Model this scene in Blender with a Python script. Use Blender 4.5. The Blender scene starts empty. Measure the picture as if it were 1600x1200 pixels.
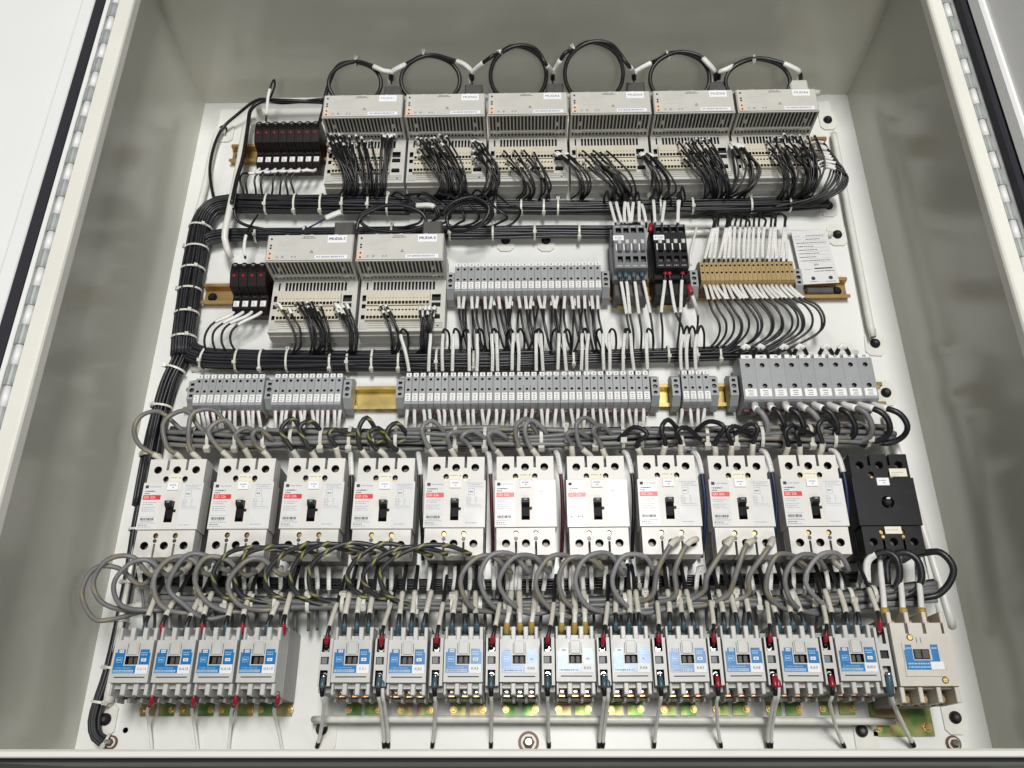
import bpy, math, random
from mathutils import Vector, Matrix
from mathutils.geometry import tessellate_polygon
random.seed(7)
S = 0.001                      # everything below is written in millimetres
scene = bpy.context.scene
COL = scene.collection

# ------------------------------------------------------------------ camera
CH = 1105.0
CR = ((0.9998168683856123, 0.008213706703420327, 0.017284811650036813),
      (3.0740624075473167e-06, 0.9031392651174212, -0.4293477236386779),
      (-0.019137128367056555, 0.429269149631504, 0.9029738465163363))
CF = 1335.66
cam = bpy.data.cameras.new('camera')
cam.sensor_width = 36.0
cam.lens = CF / 1600 * 36.0
cam.clip_start = 0.02
cam.clip_end = 60
cam_o = bpy.data.objects.new('camera', cam)
COL.objects.link(cam_o)
cam_o.matrix_world = Matrix.Translation((0, 0, CH * S)) @ Matrix(CR).to_4x4()
scene.camera = cam_o

# ------------------------------------------------------------------ light
world = bpy.data.worlds.new('World')
scene.world = world
world.use_nodes = True
bg = world.node_tree.nodes['Background']
bg.inputs['Color'].default_value = (0.90, 0.93, 1.0, 1)
bg.inputs['Strength'].default_value = 0.11


def area_lamp(name, loc, size, power, col=(1, 0.985, 0.95)):
    l = bpy.data.lights.new(name, 'AREA')
    l.shape = 'RECTANGLE'
    l.size, l.size_y = size
    l.energy = power
    l.color = col
    o = bpy.data.objects.new(name, l)
    COL.objects.link(o)
    o.location = loc
    return o


area_lamp('ceiling_or_fill_lamp', (0.33, 1.08, 4.5), (0.75, 1.6), 168, (1, 0.99, 0.96))
area_lamp('ceiling_or_fill_lamp', (0.2, -3.0, 4.2), (0.6, 1.2), 64, (1, 0.98, 0.93))  # added fill lamp, unseen: brightens the far wall and the near end wall
area_lamp('ceiling_or_fill_lamp', (3.4, 0.2, 3.6), (0.6, 1.2), 34, (0.93, 0.97, 1))  # added fill lamp, unseen: cool ambient light from the right
vs = scene.view_settings
vs.view_transform = 'Standard'
vs.look = 'None'
vs.exposure = 0.0
vs.gamma = 1.0
vs.use_curve_mapping = False
scene.cycles.use_denoising = True
scene.cycles.max_bounces = 8


# ------------------------------------------------------------------ helpers
def Q(u, v, z):
    """panel-plane point (mm) standing z above the backplate that was measured at picture position u, v"""
    a, b, c = u - 800.0, 600.0 - v, -CF
    d = [CR[k][0] * a + CR[k][1] * b + CR[k][2] * c for k in range(3)]
    t = (z - CH) / d[2]
    return Vector((d[0] * t, d[1] * t, z))


MATS = {}


def mat(name, col, rough=0.5, metal=0.0, var=0.06, scale=60, bump=0.0, bscale=700, rnd=0.0, spec=0.5, trans=0.0, rvar=0.08):
    m = bpy.data.materials.new(name)
    m.use_nodes = True
    nt = m.node_tree
    N, L = nt.nodes, nt.links
    p = N['Principled BSDF']
    p.inputs['Metallic'].default_value = metal
    p.inputs['Specular IOR Level'].default_value = spec
    tc = N.new('ShaderNodeTexCoord')
    nz = N.new('ShaderNodeTexNoise')
    nz.inputs['Scale'].default_value = scale
    nz.inputs['Detail'].default_value = 4
    L.new(tc.outputs['Object'], nz.inputs['Vector'])
    mr = N.new('ShaderNodeMapRange')
    mr.inputs['From Min'].default_value = 0.3
    mr.inputs['From Max'].default_value = 0.7
    mr.inputs['To Min'].default_value = 1 - var
    mr.inputs['To Max'].default_value = 1 + var
    L.new(nz.outputs['Fac'], mr.inputs['Value'])
    val = mr.outputs['Result']
    if rnd:
        oi = N.new('ShaderNodeObjectInfo')
        m2 = N.new('ShaderNodeMapRange')
        m2.inputs['To Min'].default_value = 1 - rnd
        m2.inputs['To Max'].default_value = 1 + rnd
        L.new(oi.outputs['Random'], m2.inputs['Value'])
        mu = N.new('ShaderNodeMath')
        mu.operation = 'MULTIPLY'
        L.new(val, mu.inputs[0])
        L.new(m2.outputs['Result'], mu.inputs[1])
        val = mu.outputs[0]
    vm = N.new('ShaderNodeVectorMath')
    vm.operation = 'SCALE'
    vm.inputs[0].default_value = col
    L.new(val, vm.inputs['Scale'])
    L.new(vm.outputs['Vector'], p.inputs['Base Color'])
    rr = N.new('ShaderNodeMapRange')
    rr.inputs['To Min'].default_value = max(0.02, rough - rvar)
    rr.inputs['To Max'].default_value = min(1, rough + rvar)
    L.new(nz.outputs['Fac'], rr.inputs['Value'])
    L.new(rr.outputs['Result'], p.inputs['Roughness'])
    if bump:
        n2 = N.new('ShaderNodeTexNoise')
        n2.inputs['Scale'].default_value = bscale
        L.new(tc.outputs['Object'], n2.inputs['Vector'])
        b = N.new('ShaderNodeBump')
        b.inputs['Strength'].default_value = bump
        b.inputs['Distance'].default_value = 0.0006
        L.new(n2.outputs['Fac'], b.inputs['Height'])
        L.new(b.outputs['Normal'], p.inputs['Normal'])
    if trans:
        p.inputs['Transmission Weight'].default_value = trans
    MATS[name] = m
    return m


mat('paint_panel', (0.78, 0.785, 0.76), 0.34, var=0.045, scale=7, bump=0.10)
mat('paint_lip_lit', (0.76, 0.745, 0.68), 0.35, var=0.03, scale=8)  # enclosure paint lightened, light on the up-facing flanges put into the colour
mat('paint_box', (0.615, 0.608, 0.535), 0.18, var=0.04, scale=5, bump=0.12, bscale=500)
mat('paint_door', (0.80, 0.80, 0.79), 0.45, var=0.02, scale=5, bump=0.06)
mat('paint_rod', (0.74, 0.73, 0.68), 0.35, var=0.04)
mat('gasket', (0.016, 0.015, 0.022), 0.7)
mat('steel', (0.36, 0.385, 0.37), 0.5, 0.25, var=0.12, scale=90)
mat('bright_metal', (0.75, 0.74, 0.72), 0.22, 1.0, var=0.15, scale=200)
mat('dark_metal', (0.10, 0.09, 0.085), 0.4, 0.7, var=0.2)
mat('copper', (0.72, 0.36, 0.17), 0.3, 1.0, var=0.15)
mat('brass', (0.62, 0.44, 0.18), 0.3, 1.0, var=0.15)
mat('rail_tan', (0.42, 0.27, 0.11), 0.38, 0.55, var=0.14, scale=40)
mat('rail_gold', (0.70, 0.54, 0.20), 0.26, 0.85, var=0.12, scale=30)
mat('beige', (0.49, 0.48, 0.435), 0.5, var=0.04, rnd=0.03)
mat('beige_light', (0.57, 0.56, 0.515), 0.45, var=0.03)
mat('beige_strip', (0.62, 0.57, 0.45), 0.5, var=0.06)
mat('orange_tint', (0.72, 0.56, 0.44), 0.5)
mat('breaker_white', (0.70, 0.68, 0.64), 0.36, var=0.05, scale=26, rnd=0.03, bump=0.05)
mat('label_paper', (0.74, 0.74, 0.735), 0.17, var=0.02)
mat('sticker', (0.86, 0.86, 0.88), 0.5, var=0.02)
mat('cream_label', (0.80, 0.76, 0.62), 0.45, var=0.02)
mat('breaker_side', (0.19, 0.18, 0.17), 0.5, var=0.12)
mat('body_dark', (0.075, 0.07, 0.066), 0.5, var=0.15)
mat('hole_dark', (0.012, 0.012, 0.014), 0.6)
mat('contactor_grey', (0.58, 0.575, 0.555), 0.38, var=0.04, rnd=0.03)
mat('contactor_dark', (0.34, 0.335, 0.325), 0.45, var=0.06)
mat('contactor_tan', (0.64, 0.60, 0.54), 0.42, var=0.04)
mat('blue_label', (0.018, 0.19, 0.47), 0.24, var=0.05)
mat('blue_pale', (0.38, 0.60, 0.80), 0.3)
mat('terminal_grey', (0.315, 0.325, 0.335), 0.45, var=0.05, rnd=0.05)
mat('terminal_gold', (0.37, 0.26, 0.105), 0.45, var=0.07, rnd=0.05)
mat('tag_white', (0.82, 0.82, 0.80), 0.5, rnd=0.03)
mat('black_plastic', (0.011, 0.011, 0.013), 0.42, var=0.2, spec=0.28)
mat('black_matte', (0.014, 0.014, 0.016), 0.55, var=0.2, bump=0.1, spec=0.25)
mat('fuse_brown', (0.014, 0.008, 0.009), 0.42, var=0.2, spec=0.25)
mat('bronze', (0.12, 0.062, 0.042), 0.45, 0.2, var=0.2)
mat('relay_grey', (0.17, 0.175, 0.185), 0.45, var=0.08)
mat('red_plastic', (0.31, 0.014, 0.032), 0.3, var=0.1)
mat('dark_red', (0.085, 0.010, 0.018), 0.4, var=0.2, rnd=0.2)
mat('red_print', (0.72, 0.045, 0.04), 0.3)
mat('led_red', (0.26, 0.025, 0.02), 0.3)
mat('ink', (0.035, 0.035, 0.05), 0.6)
mat('ink_grey', (0.34, 0.34, 0.37), 0.6)
mat('ink_blue', (0.28, 0.29, 0.40), 0.6)
mat('white_print', (0.86, 0.80, 0.78), 0.5)
mat('wire_black', (0.010, 0.010, 0.012), 0.36, var=0.2, rnd=0.35)
mat('wire_dark', (0.014, 0.0145, 0.018), 0.38, var=0.2, rnd=0.3)
mat('wire_grey', (0.19, 0.19, 0.195), 0.42, var=0.12, rnd=0.2)
mat('wire_blue', (0.012, 0.024, 0.075), 0.45)
mat('wire_red', (0.07, 0.010, 0.018), 0.45)
mat('wire_white', (0.78, 0.77, 0.74), 0.45, rnd=0.03)
mat('sleeve', (0.84, 0.83, 0.80), 0.5, var=0.04, rnd=0.05)
mat('sleeve_clear', (0.60, 0.575, 0.49), 0.35, var=0.08, rnd=0.08)
mat('tie', (0.66, 0.65, 0.58), 0.38, var=0.05, rnd=0.08)
mat('blue_term', (0.055, 0.105, 0.135), 0.3, var=0.15)
mat('yellow_term', (0.42, 0.29, 0.06), 0.35, var=0.1)
mat('floor_grey', (0.20, 0.215, 0.19), 0.6, var=0.12, scale=8)


def ink_sleeve():
    """white marker sleeve with a fine row of printed characters along it"""
    m = MATS['sleeve']
    nt = m.node_tree
    N, L = nt.nodes, nt.links
    p = N['Principled BSDF']
    src = p.inputs['Base Color'].links[0].from_socket
    uv = N.new('ShaderNodeUVMap')
    sp = N.new('ShaderNodeSeparateXYZ')
    L.new(uv.outputs['UV'], sp.inputs[0])
    nz = N.new('ShaderNodeTexNoise')
    nz.noise_dimensions = '1D'
    nz.inputs['Scale'].default_value = 900
    L.new(sp.outputs['X'], nz.inputs['W'])
    a = N.new('ShaderNodeMath'); a.operation = 'GREATER_THAN'; a.inputs[1].default_value = 0.5
    L.new(nz.outputs['Fac'], a.inputs[0])
    b = N.new('ShaderNodeMath'); b.operation = 'COMPARE'; b.inputs[1].default_value = 0.25; b.inputs[2].default_value = 0.06
    L.new(sp.outputs['Y'], b.inputs[0])
    c = N.new('ShaderNodeMath'); c.operation = 'MULTIPLY'
    L.new(a.outputs[0], c.inputs[0]); L.new(b.outputs[0], c.inputs[1])
    mx = N.new('ShaderNodeMix'); mx.data_type = 'RGBA'
    L.new(c.outputs[0], mx.inputs[0]); L.new(src, mx.inputs[6])
    mx.inputs[7].default_value = (0.48, 0.47, 0.46, 1)
    L.new(mx.outputs[2], p.inputs['Base Color'])


ink_sleeve()


def striped(name, base, stripe, turns, width):
    """insulation with a stripe spiralling round the wire"""
    m = mat(name, base, 0.4, var=0.15, rnd=0.15)
    nt = m.node_tree
    N, L = nt.nodes, nt.links
    p = N['Principled BSDF']
    src = p.inputs['Base Color'].links[0].from_socket
    uv = N.new('ShaderNodeUVMap')
    sp = N.new('ShaderNodeSeparateXYZ')
    L.new(uv.outputs['UV'], sp.inputs[0])
    a = N.new('ShaderNodeMath'); a.operation = 'MULTIPLY_ADD'
    a.inputs[1].default_value = turns
    L.new(sp.outputs['X'], a.inputs[0]); L.new(sp.outputs['Y'], a.inputs[2])
    f = N.new('ShaderNodeMath'); f.operation = 'FRACT'
    L.new(a.outputs[0], f.inputs[0])
    c = N.new('ShaderNodeMath'); c.operation = 'LESS_THAN'; c.inputs[1].default_value = width
    L.new(f.outputs[0], c.inputs[0])
    mx = N.new('ShaderNodeMix'); mx.data_type = 'RGBA'
    L.new(c.outputs[0], mx.inputs[0]); L.new(src, mx.inputs[6])
    mx.inputs[7].default_value = (*stripe, 1)
    L.new(mx.outputs[2], p.inputs['Base Color'])


striped('wire_stripe', (0.024, 0.026, 0.028), (0.24, 0.23, 0.06), 34, 0.17)
striped('wire_brown', (0.18, 0.178, 0.175), (0.235, 0.205, 0.12), 22, 0.2)


def iridescent(name):
    """yellow chromate zinc: green, gold and pink bloom over metal"""
    m = mat(name, (0.4, 0.4, 0.2), 0.32, 0.7, var=0.1)
    nt = m.node_tree
    N, L = nt.nodes, nt.links
    p = N['Principled BSDF']
    tc = N.new('ShaderNodeTexCoord')
    nz = N.new('ShaderNodeTexNoise'); nz.inputs['Scale'].default_value = 28
    oi = N.new('ShaderNodeObjectInfo')
    vm = N.new('ShaderNodeVectorMath'); vm.operation = 'ADD'
    L.new(tc.outputs['Object'], vm.inputs[0]); L.new(oi.outputs['Random'], vm.inputs[1])
    L.new(vm.outputs[0], nz.inputs['Vector'])
    cr = N.new('ShaderNodeValToRGB')
    e = cr.color_ramp.elements
    e[0].position = 0.3; e[0].color = (0.07, 0.15, 0.045, 1)
    e[1].position = 0.72; e[1].color = (0.30, 0.15, 0.15, 1)
    x = e.new(0.45); x.color = (0.15, 0.28, 0.08, 1)
    x = e.new(0.58); x.color = (0.38, 0.34, 0.14, 1)
    L.new(nz.outputs['Fac'], cr.inputs[0])
    L.new(cr.outputs[0], p.inputs['Base Color'])


iridescent('chromate')


class MB:
    def __init__(s):
        s.v, s.f, s.mi, s.uv = [], [], [], []

    def add(s, vs, fs, m=0, uvs=None):
        o = len(s.v)
        s.v += [tuple(x) for x in vs]
        for k, f in enumerate(fs):
            s.f.append([o + i for i in f])
            s.mi.append(m)
            s.uv.append(uvs[k] if uvs else None)
        return s

    def box(s, x0, x1, y0, y1, z0, z1, c=0.0, m=0):
        """box with its upper edges (+z) chamfered by c"""
        if c <= 0:
            v = [(x0, y0, z0), (x1, y0, z0), (x1, y1, z0), (x0, y1, z0), (x0, y0, z1), (x1, y0, z1), (x1, y1, z1), (x0, y1, z1)]
            f = [(3, 2, 1, 0), (4, 5, 6, 7), (0, 1, 5, 4), (1, 2, 6, 5), (2, 3, 7, 6), (3, 0, 4, 7)]
            return s.add(v, f, m)
        c = min(c, (x1 - x0) * .45, (y1 - y0) * .45, (z1 - z0) * .9)
        v = [(x0, y0, z0), (x1, y0, z0), (x1, y1, z0), (x0, y1, z0),
             (x0, y0, z1 - c), (x1, y0, z1 - c), (x1, y1, z1 - c), (x0, y1, z1 - c),
             (x0 + c, y0 + c, z1), (x1 - c, y0 + c, z1), (x1 - c, y1 - c, z1), (x0 + c, y1 - c, z1)]
        f = [(3, 2, 1, 0), (8, 9, 10, 11)]
        for a in (0, 4):
            for i in range(4):
                j = (i + 1) % 4
                f.append((a + i, a + j, a + 4 + j, a + 4 + i))
        return s.add(v, f, m)

    def prism(s, prof, x0, x1, m=0):
        """outline of (y, z) points pushed along x"""
        n = len(prof)
        v = [(x0, y, z) for y, z in prof] + [(x1, y, z) for y, z in prof]
        f = [tuple(range(n))[::-1], tuple(range(n, 2 * n))]
        for i in range(n):
            j = (i + 1) % n
            f.append((i, j, n + j, n + i))
        return s.add(v, f, m)

    def slab(s, prof, z0, z1, m=0):
        """outline of (x, y) points pushed along z"""
        n = len(prof)
        v = [(x, y, z0) for x, y in prof] + [(x, y, z1) for x, y in prof]
        f = [tuple(range(n))[::-1], tuple(range(n, 2 * n))]
        for i in range(n):
            j = (i + 1) % n
            f.append((i, j, n + j, n + i))
        return s.add(v, f, m)

    def cyl(s, c, r, h, axis='z', n=14, m=0, r2=None, cap=0.0):
        r2 = r if r2 is None else r2
        rings = [(0, r), (h, r2)] if not cap else [(0, r), (h - cap, r2), (h, r2 - cap)]
        v = []
        for t, rr in rings:
            for i in range(n):
                a = 2 * math.pi * i / n
                p, q = rr * math.cos(a), rr * math.sin(a)
                v.append({'z': (c[0] + p, c[1] + q, c[2] + t), 'y': (c[0] + q, c[1] + t, c[2] + p), 'x': (c[0] + t, c[1] + p, c[2] + q)}[axis])
        k = len(rings)
        f = [tuple(range(n))[::-1], tuple(range((k - 1) * n, k * n))]
        for g in range(k - 1):
            for i in range(n):
                j = (i + 1) % n
                f.append((g * n + i, g * n + j, g * n + n + j, g * n + n + i))
        return s.add(v, f, m)

    def plate(s, outline, holes, z0, z1, m=0, mf=None):
        """solid plate with real recesses: holes = [(loop, depth)]; mf is the material of hole floors"""
        mf = m if mf is None else mf
        loops = [[Vector((x, y, 0)) for x, y in outline]] + [[Vector((x, y, 0)) for x, y in h] for h, d in holes]
        flat = [p for l in loops for p in l]
        tri = tessellate_polygon(loops)
        vs = [(p.x, p.y, z1) for p in flat]
        fs = []
        for t in tri:
            a, b, c = (flat[i] for i in t)
            fs.append(t if (b - a).cross(c - a).z > 0 else t[::-1])
        s.add(vs, fs, m)
        n = len(outline)
        s.add([(x, y, z0) for x, y in outline] + [(x, y, z1) for x, y in outline],
              [(i, (i + 1) % n, n + (i + 1) % n, n + i) for i in range(n)] + [tuple(range(n))[::-1]], m)
        for h, d in holes:
            k = len(h)
            s.add([(x, y, z1) for x, y in h] + [(x, y, z1 - d) for x, y in h],
                  [(i, (i + 1) % k, k + (i + 1) % k, k + i) for i in range(k)], mf)
            s.add([(x, y, z1 - d) for x, y in h], [tuple(range(k))], mf)
        return s

    def tube(s, pts, r, n=7, m=0, closed=False):
        P = [Vector(p) for p in pts]
        N = len(P)
        T = []
        for i in range(N):
            a = P[(i - 1) % N] if closed else P[max(i - 1, 0)]
            b = P[(i + 1) % N] if closed else P[min(i + 1, N - 1)]
            d = b - a
            T.append(d.normalized() if d.length > 1e-9 else Vector((0, 1, 0)))
        ref = Vector((0, 0, 1)) if abs(T[0].z) < 0.9 else Vector((0, 1, 0))
        u = (ref - T[0] * ref.dot(T[0])).normalized()
        v, uvrow, L = [], [], 0.0
        for i in range(N):
            if i:
                L += (P[i] - P[i - 1]).length
                u = u - T[i] * u.dot(T[i])
                u = u.normalized() if u.length > 1e-6 else T[i].orthogonal().normalized()
            w = T[i].cross(u)
            rr = r[i] if isinstance(r, (list, tuple)) else r
            for k in range(n):
                a = 2 * math.pi * k / n
                v.append(P[i] + u * (rr * math.cos(a)) + w * (rr * math.sin(a)))
            uvrow.append(L * S)
        f, uvs = [], []
        for i in range(N if closed else N - 1):
            j = (i + 1) % N
            for k in range(n):
                q = (k + 1) % n
                f.append((i * n + k, i * n + q, j * n + q, j * n + k))
                # half a turn off so that angle 0.25 looks at the viewer
                uvs.append(((uvrow[i], (k / n + .25) % 1), (uvrow[i], (k / n + .25) % 1 + 1 / n), (uvrow[j], (k / n + .25) % 1 + 1 / n), (uvrow[j], (k / n + .25) % 1)))
        if not closed:
            f.append(tuple(range(n))[::-1]); uvs.append(None)
            f.append(tuple(range((N - 1) * n, N * n))); uvs.append(None)
        return s.add(v, f, m, uvs)

    def mesh(s, name, mats, smooth=False):
        me = bpy.data.meshes.new(name)
        me.from_pydata([(a * S, b * S, c * S) for a, b, c in s.v], [], s.f)
        if isinstance(mats, str):
            mats = [mats]
        for k in mats:
            me.materials.append(MATS[k])
        me.polygons.foreach_set('material_index', s.mi)
        if any(x is not None for x in s.uv):
            ul = me.uv_layers.new(name='UVMap')
            flat = []
            for f, u in zip(s.f, s.uv):
                for k in range(len(f)):
                    flat += list(u[k]) if u else [0.0, 0.6]
            ul.data.foreach_set('uv', flat)
        if smooth:
            me.polygons.foreach_set('use_smooth', [True] * len(s.f))
        me.update()
        return me

    def build(s, name, mats, parent=None, loc=(0, 0, 0), smooth=False):
        return place(name, s.mesh(name, mats, smooth), parent, loc)


def place(name, me, parent=None, loc=(0, 0, 0), rotz=0.0):
    o = bpy.data.objects.new(name, me)
    COL.objects.link(o)
    o.parent = parent
    o.location = (loc[0] * S, loc[1] * S, loc[2] * S)
    if rotz:
        o.rotation_euler.z = rotz
    return o


def tag(o, label, cat, group=None, kind=None):
    o['label'] = label
    o['category'] = cat
    if group:
        o['group'] = group
    if kind:
        o['kind'] = kind
    return o


def thing(name, label, cat, loc=(0, 0, 0), group=None):
    o = bpy.data.objects.new(name, None)
    COL.objects.link(o)
    o.location = (loc[0] * S, loc[1] * S, loc[2] * S)
    o.empty_display_size = 0.01
    return tag(o, label, cat, group)


KIDS = {}


def copy_tree(o, parent=None, loc=None):
    c = o.copy()
    COL.objects.link(c)
    if parent:
        c.parent = parent
    if loc:
        c.location = (loc[0] * S, loc[1] * S, loc[2] * S)
    for ch in o.children:
        copy_tree(ch, c)
    return c


ONES = ('first second third fourth fifth sixth seventh eighth ninth tenth eleventh twelfth thirteenth fourteenth fifteenth '
        'sixteenth seventeenth eighteenth nineteenth').split()
TENS = {20: ('twentieth', 'twenty'), 30: ('thirtieth', 'thirty'), 40: ('fortieth', 'forty'), 50: ('fiftieth', 'fifty')}


def nth(i):
    if i < 20:
        return ONES[i - 1]
    t = i // 10 * 10
    return TENS[t][0] if i == t else TENS[t][1] + '-' + ONES[i - t - 1]


def circ(x, y, r, n=12, ry=None):
    ry = r if ry is None else ry
    return [(x + r * math.cos(2 * math.pi * i / n), y + ry * math.sin(2 * math.pi * i / n)) for i in range(n)]


def rect(x0, x1, y0, y1):
    return [(x0, y0), (x1, y0), (x1, y1), (x0, y1)]


TXT = {}


def text_mesh(body, size, matname):
    k = (body, size, matname)
    if k not in TXT:
        cu = bpy.data.curves.new('lettering', 'FONT')
        cu.body = body
        cu.size = size * S
        cu.resolution_u = 2
        cu.align_x = 'CENTER'
        cu.align_y = 'CENTER'
        ob = bpy.data.objects.new('lettering', cu)
        me = bpy.data.meshes.new_from_object(ob)
        bpy.data.objects.remove(ob)
        me.materials.clear()
        me.materials.append(MATS[matname])
        TXT[k] = me
    return TXT[k]


def letter(body, size, matname, parent, loc, bold=False):
    return place('lettering', text_mesh(body, size, matname), parent, loc)


def marks(x0, x1, y, z, h, mb, m=0, seed=0, gap=0.25):
    """a line of print too small to read: a row of short flat dashes"""
    rn = random.Random(seed * 77 + int(x0 * 10) + int(y * 31))
    x = x0
    while x < x1:
        w = rn.uniform(0.7, 2.4)
        e = min(x + w, x1)
        mb.add([(x, y, z), (e, y, z), (e, y + h, z), (x, y + h, z)], [(0, 1, 2, 3)], m)
        x = e + rn.uniform(0.3, 0.9) * (1 + gap)
    return mb


def spline(pts, step=4.0):
    P = [Vector(p) for p in pts]
    if len(P) == 2:
        n = max(2, int((P[1] - P[0]).length / step))
        return [P[0].lerp(P[1], i / n) for i in range(n + 1)]
    P = [P[0] * 2 - P[1]] + P + [P[-1] * 2 - P[-2]]
    out = []
    for i in range(1, len(P) - 2):
        a, b, c, d = P[i - 1:i + 3]
        n = max(2, int((c - b).length / step))
        for k in range(n):
            t = k / n
            out.append(0.5 * ((2 * b) + (c - a) * t + (2 * a - 5 * b + 4 * c - d) * t * t + (3 * b - a - 3 * c + d) * t ** 3))
    out.append(P[-2])
    return out


def cut(path, a, b):
    """stretch of a sampled path between two distances measured from its start (negative: from its end)"""
    L = [0.0]
    for i in range(1, len(path)):
        L.append(L[-1] + (path[i] - path[i - 1]).length)
    tot = L[-1]
    a = a if a >= 0 else tot + a
    b = b if b > 0 else tot + b

    def at(s):
        s = max(0, min(tot, s))
        for i in range(1, len(L)):
            if L[i] >= s:
                d = L[i] - L[i - 1]
                return path[i - 1].lerp(path[i], (s - L[i - 1]) / d if d else 0)
        return path[-1]
    inner = [path[i] for i in range(len(path)) if a < L[i] < b]
    return [at(a)] + inner + [at(b)]


def wire(name, pts, r, m, label, cat, group=None, sleeves=(), step=4.5, n=7, sm='sleeve', sr=1.42):
    """one wire; sleeves = [(from_mm, to_mm, material, radius factor)]"""
    path = spline(pts, step)
    o = MB().tube(path, r, n).build(name, m, None, (0, 0, 0), True)
    for sv in sleeves:
        a, b = sv[0], sv[1]
        mm = sv[2] if len(sv) > 2 else sm
        k = sv[3] if len(sv) > 3 else sr
        nm = {'sleeve': 'marker_sleeve', 'sleeve_clear': 'marker_sleeve', 'tie': 'cable_tie', 'black_plastic': 'ferrule', 'bright_metal': 'ring_lug'}.get(mm, 'crimp_terminal')
        if nm == 'marker_sleeve' and len(sv) > 4:
            nm = sv[4]
        MB().tube(cut(path, a, b), r * k, 8).build(nm, mm, o, (0, 0, 0), True)
    return tag(o, label, cat, group)


def jit(p, a):
    return Vector((p[0] + random.uniform(-a, a), p[1] + random.uniform(-a, a), p[2] + random.uniform(-a, a) * .6))


def tie_ring(path, s, R, parent, flat=1.0, head=True, m='tie', w=1.5, hs=1.0):
    """cable tie strapped round a path at distance s"""
    c = cut(path, s, s + 2)
    p, t = c[0], (c[-1] - c[0]).normalized()
    up = Vector((0, 0, 1))
    side = t.cross(up).normalized()
    up = side.cross(t).normalized()
    mb = MB()
    ring = [[], []]
    n = 18
    for k in range(n):
        a = 2 * math.pi * k / n
        d = side * math.cos(a) + up * math.sin(a) * flat
        for q, rr in ((0, R), (1, R + 1.3)):
            pass
        ring[0].append(p + d * (R + 0.2))
        ring[1].append(p + d * (R + 1.5))
    vs = []
    for k in range(n):
        vs += [ring[0][k] - t * w, ring[1][k] - t * w, ring[1][k] + t * w, ring[0][k] + t * w]
    fs = []
    for k in range(n):
        j = (k + 1) % n
        for e in range(4):
            g = (e + 1) % 4
            fs.append((4 * k + e, 4 * k + g, 4 * j + g, 4 * j + e))
    mb.add(vs, fs)
    if head:
        a = random.choice((0.15, 0.35, 0.8)) * math.pi
        d = side * math.cos(a) + up * math.sin(a) * flat
        e = t.cross(d)
        q = p + d * (R + 2.6)
        hv = []
        for sx in (-1, 1):
            for sy in (-1, 1):
                for sz in (-1, 1):
                    hv.append(q + t * (2.6 * hs * sx) + e * (2.8 * hs * sy) + d * (2.2 * hs * sz))
        mb.add(hv, [(0, 1, 3, 2), (4, 6, 7, 5), (0, 4, 5, 1), (2, 3, 7, 6), (0, 2, 6, 4), (1, 5, 7, 3)])
        k0 = q + e * 3
        mb.tube([k0, k0 + e * 3 + d * 2], 0.9, 4)
    return mb.build('cable_tie', m, parent)


def bundle(name, pts, R, count, r, m, label, ties=(), flat=0.8, wob=0.5, cat='wire bundle', loosen=0.0, mats=None, tie_m='tie'):
    """many wires laid side by side along one path, strapped by cable ties"""
    path = spline(pts, 11)
    o = thing(name, label, cat, tuple(path[0]))
    base = Vector(path[0])
    N = len(path)
    frames = []
    for i in range(N):
        d = (path[min(i + 1, N - 1)] - path[max(i - 1, 0)]).normalized()
        s_ = d.cross(Vector((0, 0, 1)))
        s_ = s_.normalized() if s_.length > 1e-4 else Vector((1, 0, 0))
        frames.append((s_, s_.cross(d).normalized()))
    mbs = {}
    rn = random.Random(sum(map(ord, label)))
    for k in range(count):
        q = math.sqrt((k + 0.5) / count)
        a = k * 2.39996
        ox, oy = q * (R - r) * math.cos(a), q * (R - r) * math.sin(a) * flat
        ph, ph2 = rn.uniform(0, 6.3), rn.uniform(0, 6.3)
        f1, f2 = rn.uniform(0.05, 0.14), rn.uniform(0.05, 0.14)
        P = []
        for i in range(N):
            w = wob * R * .18 + loosen * R * 0.15
            x = ox + math.sin(i * f1 * 2 + ph) * w
            y = oy + math.sin(i * f2 * 2 + ph2) * w * .7
            P.append(path[i] + frames[i][0] * x + frames[i][1] * y - base)
        mm = m if not mats else mats[rn.randrange(len(mats))]
        mbs.setdefault(mm, MB()).tube(P, r, 6)
    for mm, b in mbs.items():
        w_ = b.build('bundled_wires', mm, o, (0, 0, 0), True)
        w_['kind'] = 'stuff'
    loc = [p - base for p in path]
    for s_ in ties:
        tie_ring(loc, s_, R, o, max(flat, 0.72), m=tie_m, hs=1.5 if 'power' in label else 1.0, w=2.2 if 'power' in label else 1.5)
    return o


# ================================================================== setting
BX0, BX1, BY0, BY1, BZ0, BZ1 = -557.0, 556.0, 28.0, 1083.0, -22.0, 290.0
fl = MB().box(-6000, 6000, -3000, 6000, -420, -402).build('floor', 'floor_grey')
fl['kind'] = 'structure'
fl['label'] = 'grey concrete floor under the enclosure'

# stand that carries the enclosure on its back
st = thing('work_bench', 'grey work bench the enclosure lies on', 'bench', (0, 500, -400))
MB().box(-800, 800, -900, 800, 330, 372, 2).build('table_top', 'floor_grey', st)  # unseen top, extended past the near end to bounce light onto the end wall
for lx in (-660, 620):
    for ly in (-860, 720):
        MB().box(lx, lx + 40, ly, ly + 40, 0, 330).build('leg', 'steel', st)

enc = thing('enclosure', 'open white steel electrical enclosure lying around the wired panel', 'enclosure', (0, 500, BZ0))


def epart(name, mb, m, smooth=False):
    o = mb.build(name, m, enc, (0, -500, -BZ0), smooth)
    return o


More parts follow.
